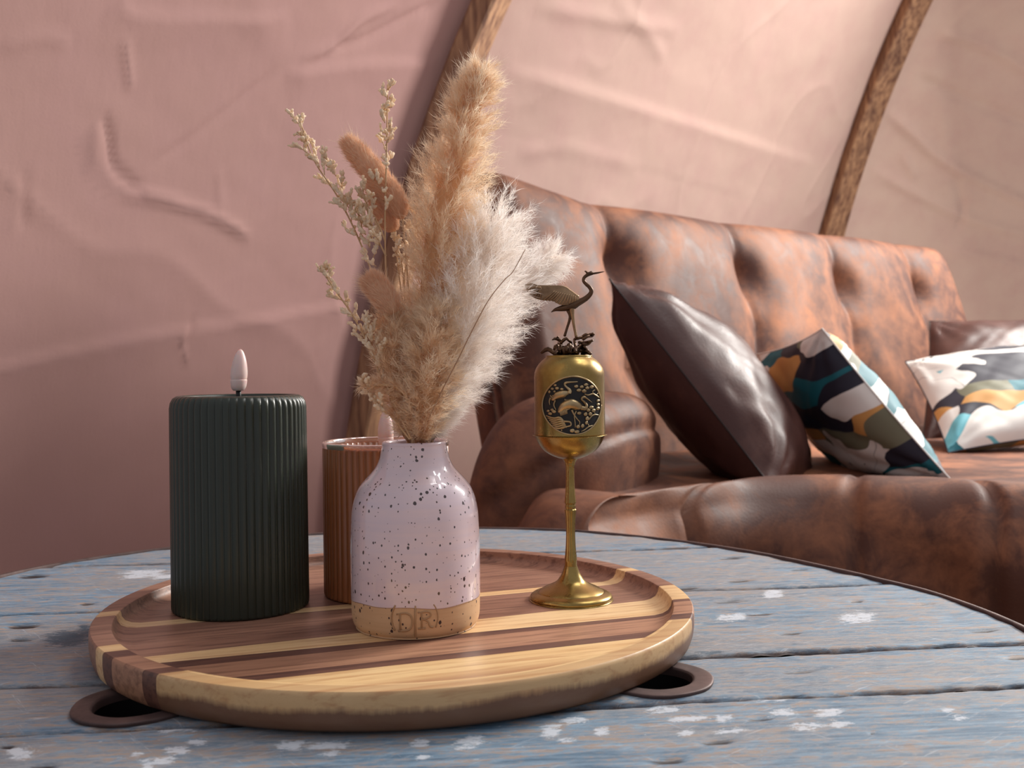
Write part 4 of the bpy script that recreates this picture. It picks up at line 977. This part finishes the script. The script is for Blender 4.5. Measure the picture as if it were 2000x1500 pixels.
def mb(x, y, rx, ry, h=.0007): 
    c = med(x, y, h); e = (med(x+rx, y, h)-c); f = (med(x, y-ry, h)-c); n = np.array([c[0]-QC[0], c[1]-QC[1], 0]); n = n/np.linalg.norm(n)*min(rx, ry)*KU*.6; return blob(c, [e, f, n], 8, 6)
cr1 = [mt([(520, 900), (600, 800), (720, 760), (830, 800), (900, 830)], [30, 75, 95, 75, 40], 5, .0003), mt([(880, 830), (950, 840), (970, 790), (930, 730), (890, 690), (910, 655), (950, 650)], [40, 36, 26, 20, 18, 24, 22]), mt([(950, 655), (1010, 700), (1070, 745)], [18, 9, 3])]
for k in range(9): cr1.append(mt([(620+k*28, 680+k*8), (650+k*28, 740+k*6), (640+k*18, 800+k*8)], [10, 12, 5], 3, .0013))
for k in range(8): cr1.append(mt([(560+k*22, 760+k*10), (540+k*16, 860), (560+k*14, 960-k*5)], [11, 13, 4], 3, .0012))
cr1 += [mt([(730, 860), (760, 930), (820, 1020), (855, 1060), (850, 1110)], [22, 14, 10, 9, 8]), mt([(800, 880), (770, 960), (780, 1060), (785, 1150)], [16, 11, 9, 8])]
cr2 = [mt([(420, 700), (500, 620), (600, 590), (680, 570)], [30, 62, 66, 36], 5, .0003), mt([(690, 580), (705, 540), (660, 490), (620, 440), (640, 410), (700, 400), (830, 395)], [40, 30, 20, 18, 22, 16, 8])]
for k in range(9): cr2.append(mt([(400+k*30, 620-k*4), (430+k*28, 660-k*8), (440+k*22, 700-k*6)], [9, 11, 4], 3, .0012))
cr2 += [mt([(400, 660), (380, 720), (390, 780)], [16, 14, 8]), mt([(470, 700), (450, 780), (480, 860)], [18, 14, 8])]
M('crane_relief', cat(cr1), M_relief, med_o); M('crane_relief', cat(cr2), M_relief, med_o)
bs = []
for x, y, rx, ry in [(805, 470, 38, 26), (895, 480, 38, 26), (970, 445, 42, 24), (990, 500, 40, 28), (1065, 485, 40, 30), (850, 535, 45, 28), (935, 550, 45, 32), (1180, 720, 32, 26), (1180, 785, 32, 26), (1175, 850, 36, 32), (1055, 825, 45, 28), (1005, 870, 38, 30), (1095, 880, 40, 32), (955, 935, 36, 36), (1035, 935, 34, 36), (985, 1010, 36, 40), (970, 1080, 28, 34), (905, 1130, 32, 36), (830, 1140, 36, 34), (735, 1205, 46, 36), (810, 1225, 46, 30), (500, 500, 34, 26), (575, 515, 30, 22), (425, 510, 26, 22), (470, 450, 26, 20), (380, 560, 20, 24), (460, 555, 20, 20), (450, 890, 38, 28), (390, 925, 34, 26), (420, 860, 30, 22), (360, 880, 26, 20), (850, 915, 40, 30), (565, 1200, 14, 12)]:
    bs.append(mb(x, y, rx, ry))
M('blossoms', cat(bs), M_relief, med_o)
br = [mt([(940, 600), (1000, 620), (1080, 600), (1140, 630), (1200, 670)], [10, 11, 13, 14, 9]), mt([(1090, 600), (1080, 560), (1120, 535)], [11, 9, 6]), mt([(1140, 630), (1175, 590)], [10, 6]), mt([(1010, 1030), (1060, 970), (1120, 950), (1180, 960)], [10, 12, 12, 8]), mt([(1120, 950), (1110, 910)], [9, 6]), mt([(930, 1200), (1000, 1150), (1070, 1130)], [12, 12, 7]), mt([(1010, 1145), (1000, 1100)], [9, 6]), mt([(880, 1220), (930, 1200)], [6, 10])]
for k in range(6): br.append(mt([(330+k*22, 960+k*38), (440+k*16, 1000+k*34), (540+k*12, 985+k*32), (600+k*10, 1040+k*22)], [10, 18, 18, 9]))
br += [mt([(600, 1050), (700, 1060), (710, 1120), (640, 1140), (560, 1180)], [18, 16, 14, 12, 9])]
M('branches', cat(br), M_relief, med_o)
# crane figurine
KC = KQ/7.5
def cp(x, y, dy=0): return W(1010+x/7.5, 510+y/7.5, .654+dy)
def ct(pts, r, n=12, dy=0, k=5, sq=(1, 1)):
    P = np.array([cp(p[0], p[1], dy+(p[2] if len(p) > 2 else 0)) for p in pts]); return tube(P, np.array(r, float)*KC, n, k=k, squash=sq)
crane = M('crane_figure', cat([
    ct([(498, 748), (560, 712), (640, 695), (730, 675), (810, 650), (880, 610), (950, 580), (1020, 535), (1075, 475), (1085, 425), (1055, 375), (1010, 335), (975, 290), (980, 245), (1015, 212), (1050, 190), (1085, 182), (1120, 180)],
       [4, 24, 42, 58, 66, 58, 46, 40, 34, 31, 29, 27, 25, 24, 26, 31, 27, 16], 14, 0),
    ct([(1110, 183), (1180, 172), (1240, 160), (1280, 154)], [16, 13, 8, 3], 10), ct([(1035, 180), (1010, 155), (990, 146)], [18, 14, 8], 8), ct([(1060, 175), (1080, 158), (1095, 155)], [16, 12, 9], 8)]), M_bronze, gob)
def wing(dy, sy):
    top = spline(np.array([(108, 350), (150, 335), (230, 328), (340, 362), (480, 362), (660, 372), (760, 425), (905, 520)], float), 6)
    bot = spline(np.array([(108, 352), (150, 450), (250, 540), (380, 575), (520, 585), (630, 640), (760, 636), (905, 572)], float), 6)
    n = len(top); m = 9; V = []
    for s in (1, -1):
        for i in range(n):
            for j in range(m):
                f = j/(m-1); p = top[i]*(1-f)+bot[i]*f
                thk = (math.sin(math.pi*min(1, max(0, f)))**.5*14+2)*(1 if s > 0 else 1)
                q = cp(p[0], p[1], dy-s*thk*KC+sy*KC*(905-p[0])*.10); V.append(q)
    F1 = grid_faces(n, m); F2 = grid_faces(n, m)[:, ::-1]+n*m
    parts = [(np.array(V), [tuple(f) for f in np.vstack([F1, F2])])]
    for k in range(17):          # feathers
        t = k/16; x0 = 330+520*t**.9; y0 = 400+t*110; x1 = 120+730*t**1.05; y1 = np.interp(x1, [110, 250, 380, 520, 630, 760, 860], [372, 540, 575, 588, 640, 636, 590])
        if t < .35: x0, y0 = 350, 385+60*t
        for s in (1, -1):
            P = [cp(x0, y0, dy-s*14*KC+sy*KC*(905-x0)*.10), cp((x0+x1)/2+6, (y0+y1)/2, dy-s*24*KC+sy*KC*(905-(x0+x1)/2)*.10), cp(x1, y1, dy-s*6*KC+sy*KC*(905-x1)*.10)]
            parts.append(tube(np.array(P), [10*KC, 14*KC, 8*KC], 6, k=3))
    parts.append(ct([(120, 345), (340, 366), (660, 374), (770, 430), (900, 530)], [8, 14, 16, 18, 20], 8, dy, sq=(1, 1)))
    return cat(parts)
M('wing', wing(-.0016, -.9), brass('wing_bronze', S(186, 156, 122), S(110, 86, 66), .28, .42), crane)
M('wing', wing(.0022, .9), M_bronze, crane)
M('leg', ct([(740, 690, .0006), (775, 780, .0006), (772, 850, .0008), (735, 970, .0008), (695, 1100, .0008)], [40, 28, 22, 19, 20], 10), M_bronze, crane)
M('leg', ct([(800, 700, -.0006), (812, 800, -.0008), (835, 950, -.0008), (868, 1120, -.0008)], [44, 28, 21, 20], 10), brass('leg_bronze', S(160, 132, 100), S(110, 84, 66), .3, .4), crane)
rk = []
r_ = np.random.default_rng(3)
for k in range(46):
    a = r_.uniform(0, 6.28); rr_ = r_.uniform(.1, .9)*34*KQ; x = QC[0]+rr_*math.cos(a); y = QC[1]+rr_*math.sin(a); z = zq(694)+r_.uniform(-.0006, .0035)*(1-rr_/(52*KQ))
    d = r_.normal(size=3)*.004; d[2] = abs(d[2])*.5
    rk.append(tube(np.array([(x, y, z), (x+d[0]*.5, y+d[1]*.5, z+d[2]+.0012), (x+d[0], y+d[1], z+d[2]*.5)]), [.0012, .0016, .0010], 7, k=3))
for pts, r in [([(700, 1330), (640, 1220), (690, 1150), (740, 1130)], [24, 22, 26, 18]), ([(660, 1190), (600, 1150), (560, 1135), (512, 1155)], [22, 26, 22, 8]), ([(600, 1110), (590, 1130), (640, 1160)], [14, 20, 18]),
               ([(860, 1340), (850, 1230), (840, 1150), (900, 1130), (960, 1110)], [22, 20, 22, 22, 20]), ([(930, 1130), (1000, 1080), (1060, 1075), (1120, 1060)], [20, 24, 20, 17]), ([(960, 1150), (1030, 1105), (1095, 1095), (1125, 1070)], [22, 22, 22, 14]),
               ([(900, 1190), (980, 1195), (1050, 1185), (1110, 1160)], [22, 26, 24, 17]), ([(960, 1215), (1030, 1220), (1080, 1190)], [20, 20, 12]), ([(900, 1250), (960, 1240), (990, 1260), (985, 1330)], [22, 24, 22, 18]), ([(560, 1340), (600, 1280), (680, 1260), (760, 1300)], [20, 22, 22, 18]),
               ([(740, 1150), (790, 1200), (770, 1280), (720, 1320)], [18, 20, 20, 18]), ([(620, 1300), (640, 1240), (600, 1200)], [18, 18, 14]), ([(980, 1340), (1030, 1320), (1000, 1260)], [22, 22, 14])]:
    rk.append(ct([(x, y, r_.uniform(-.004, .004)) for x, y in pts], r, 8, 0, 4))
M('rockwork', cat(rk), M_bronze, gob)
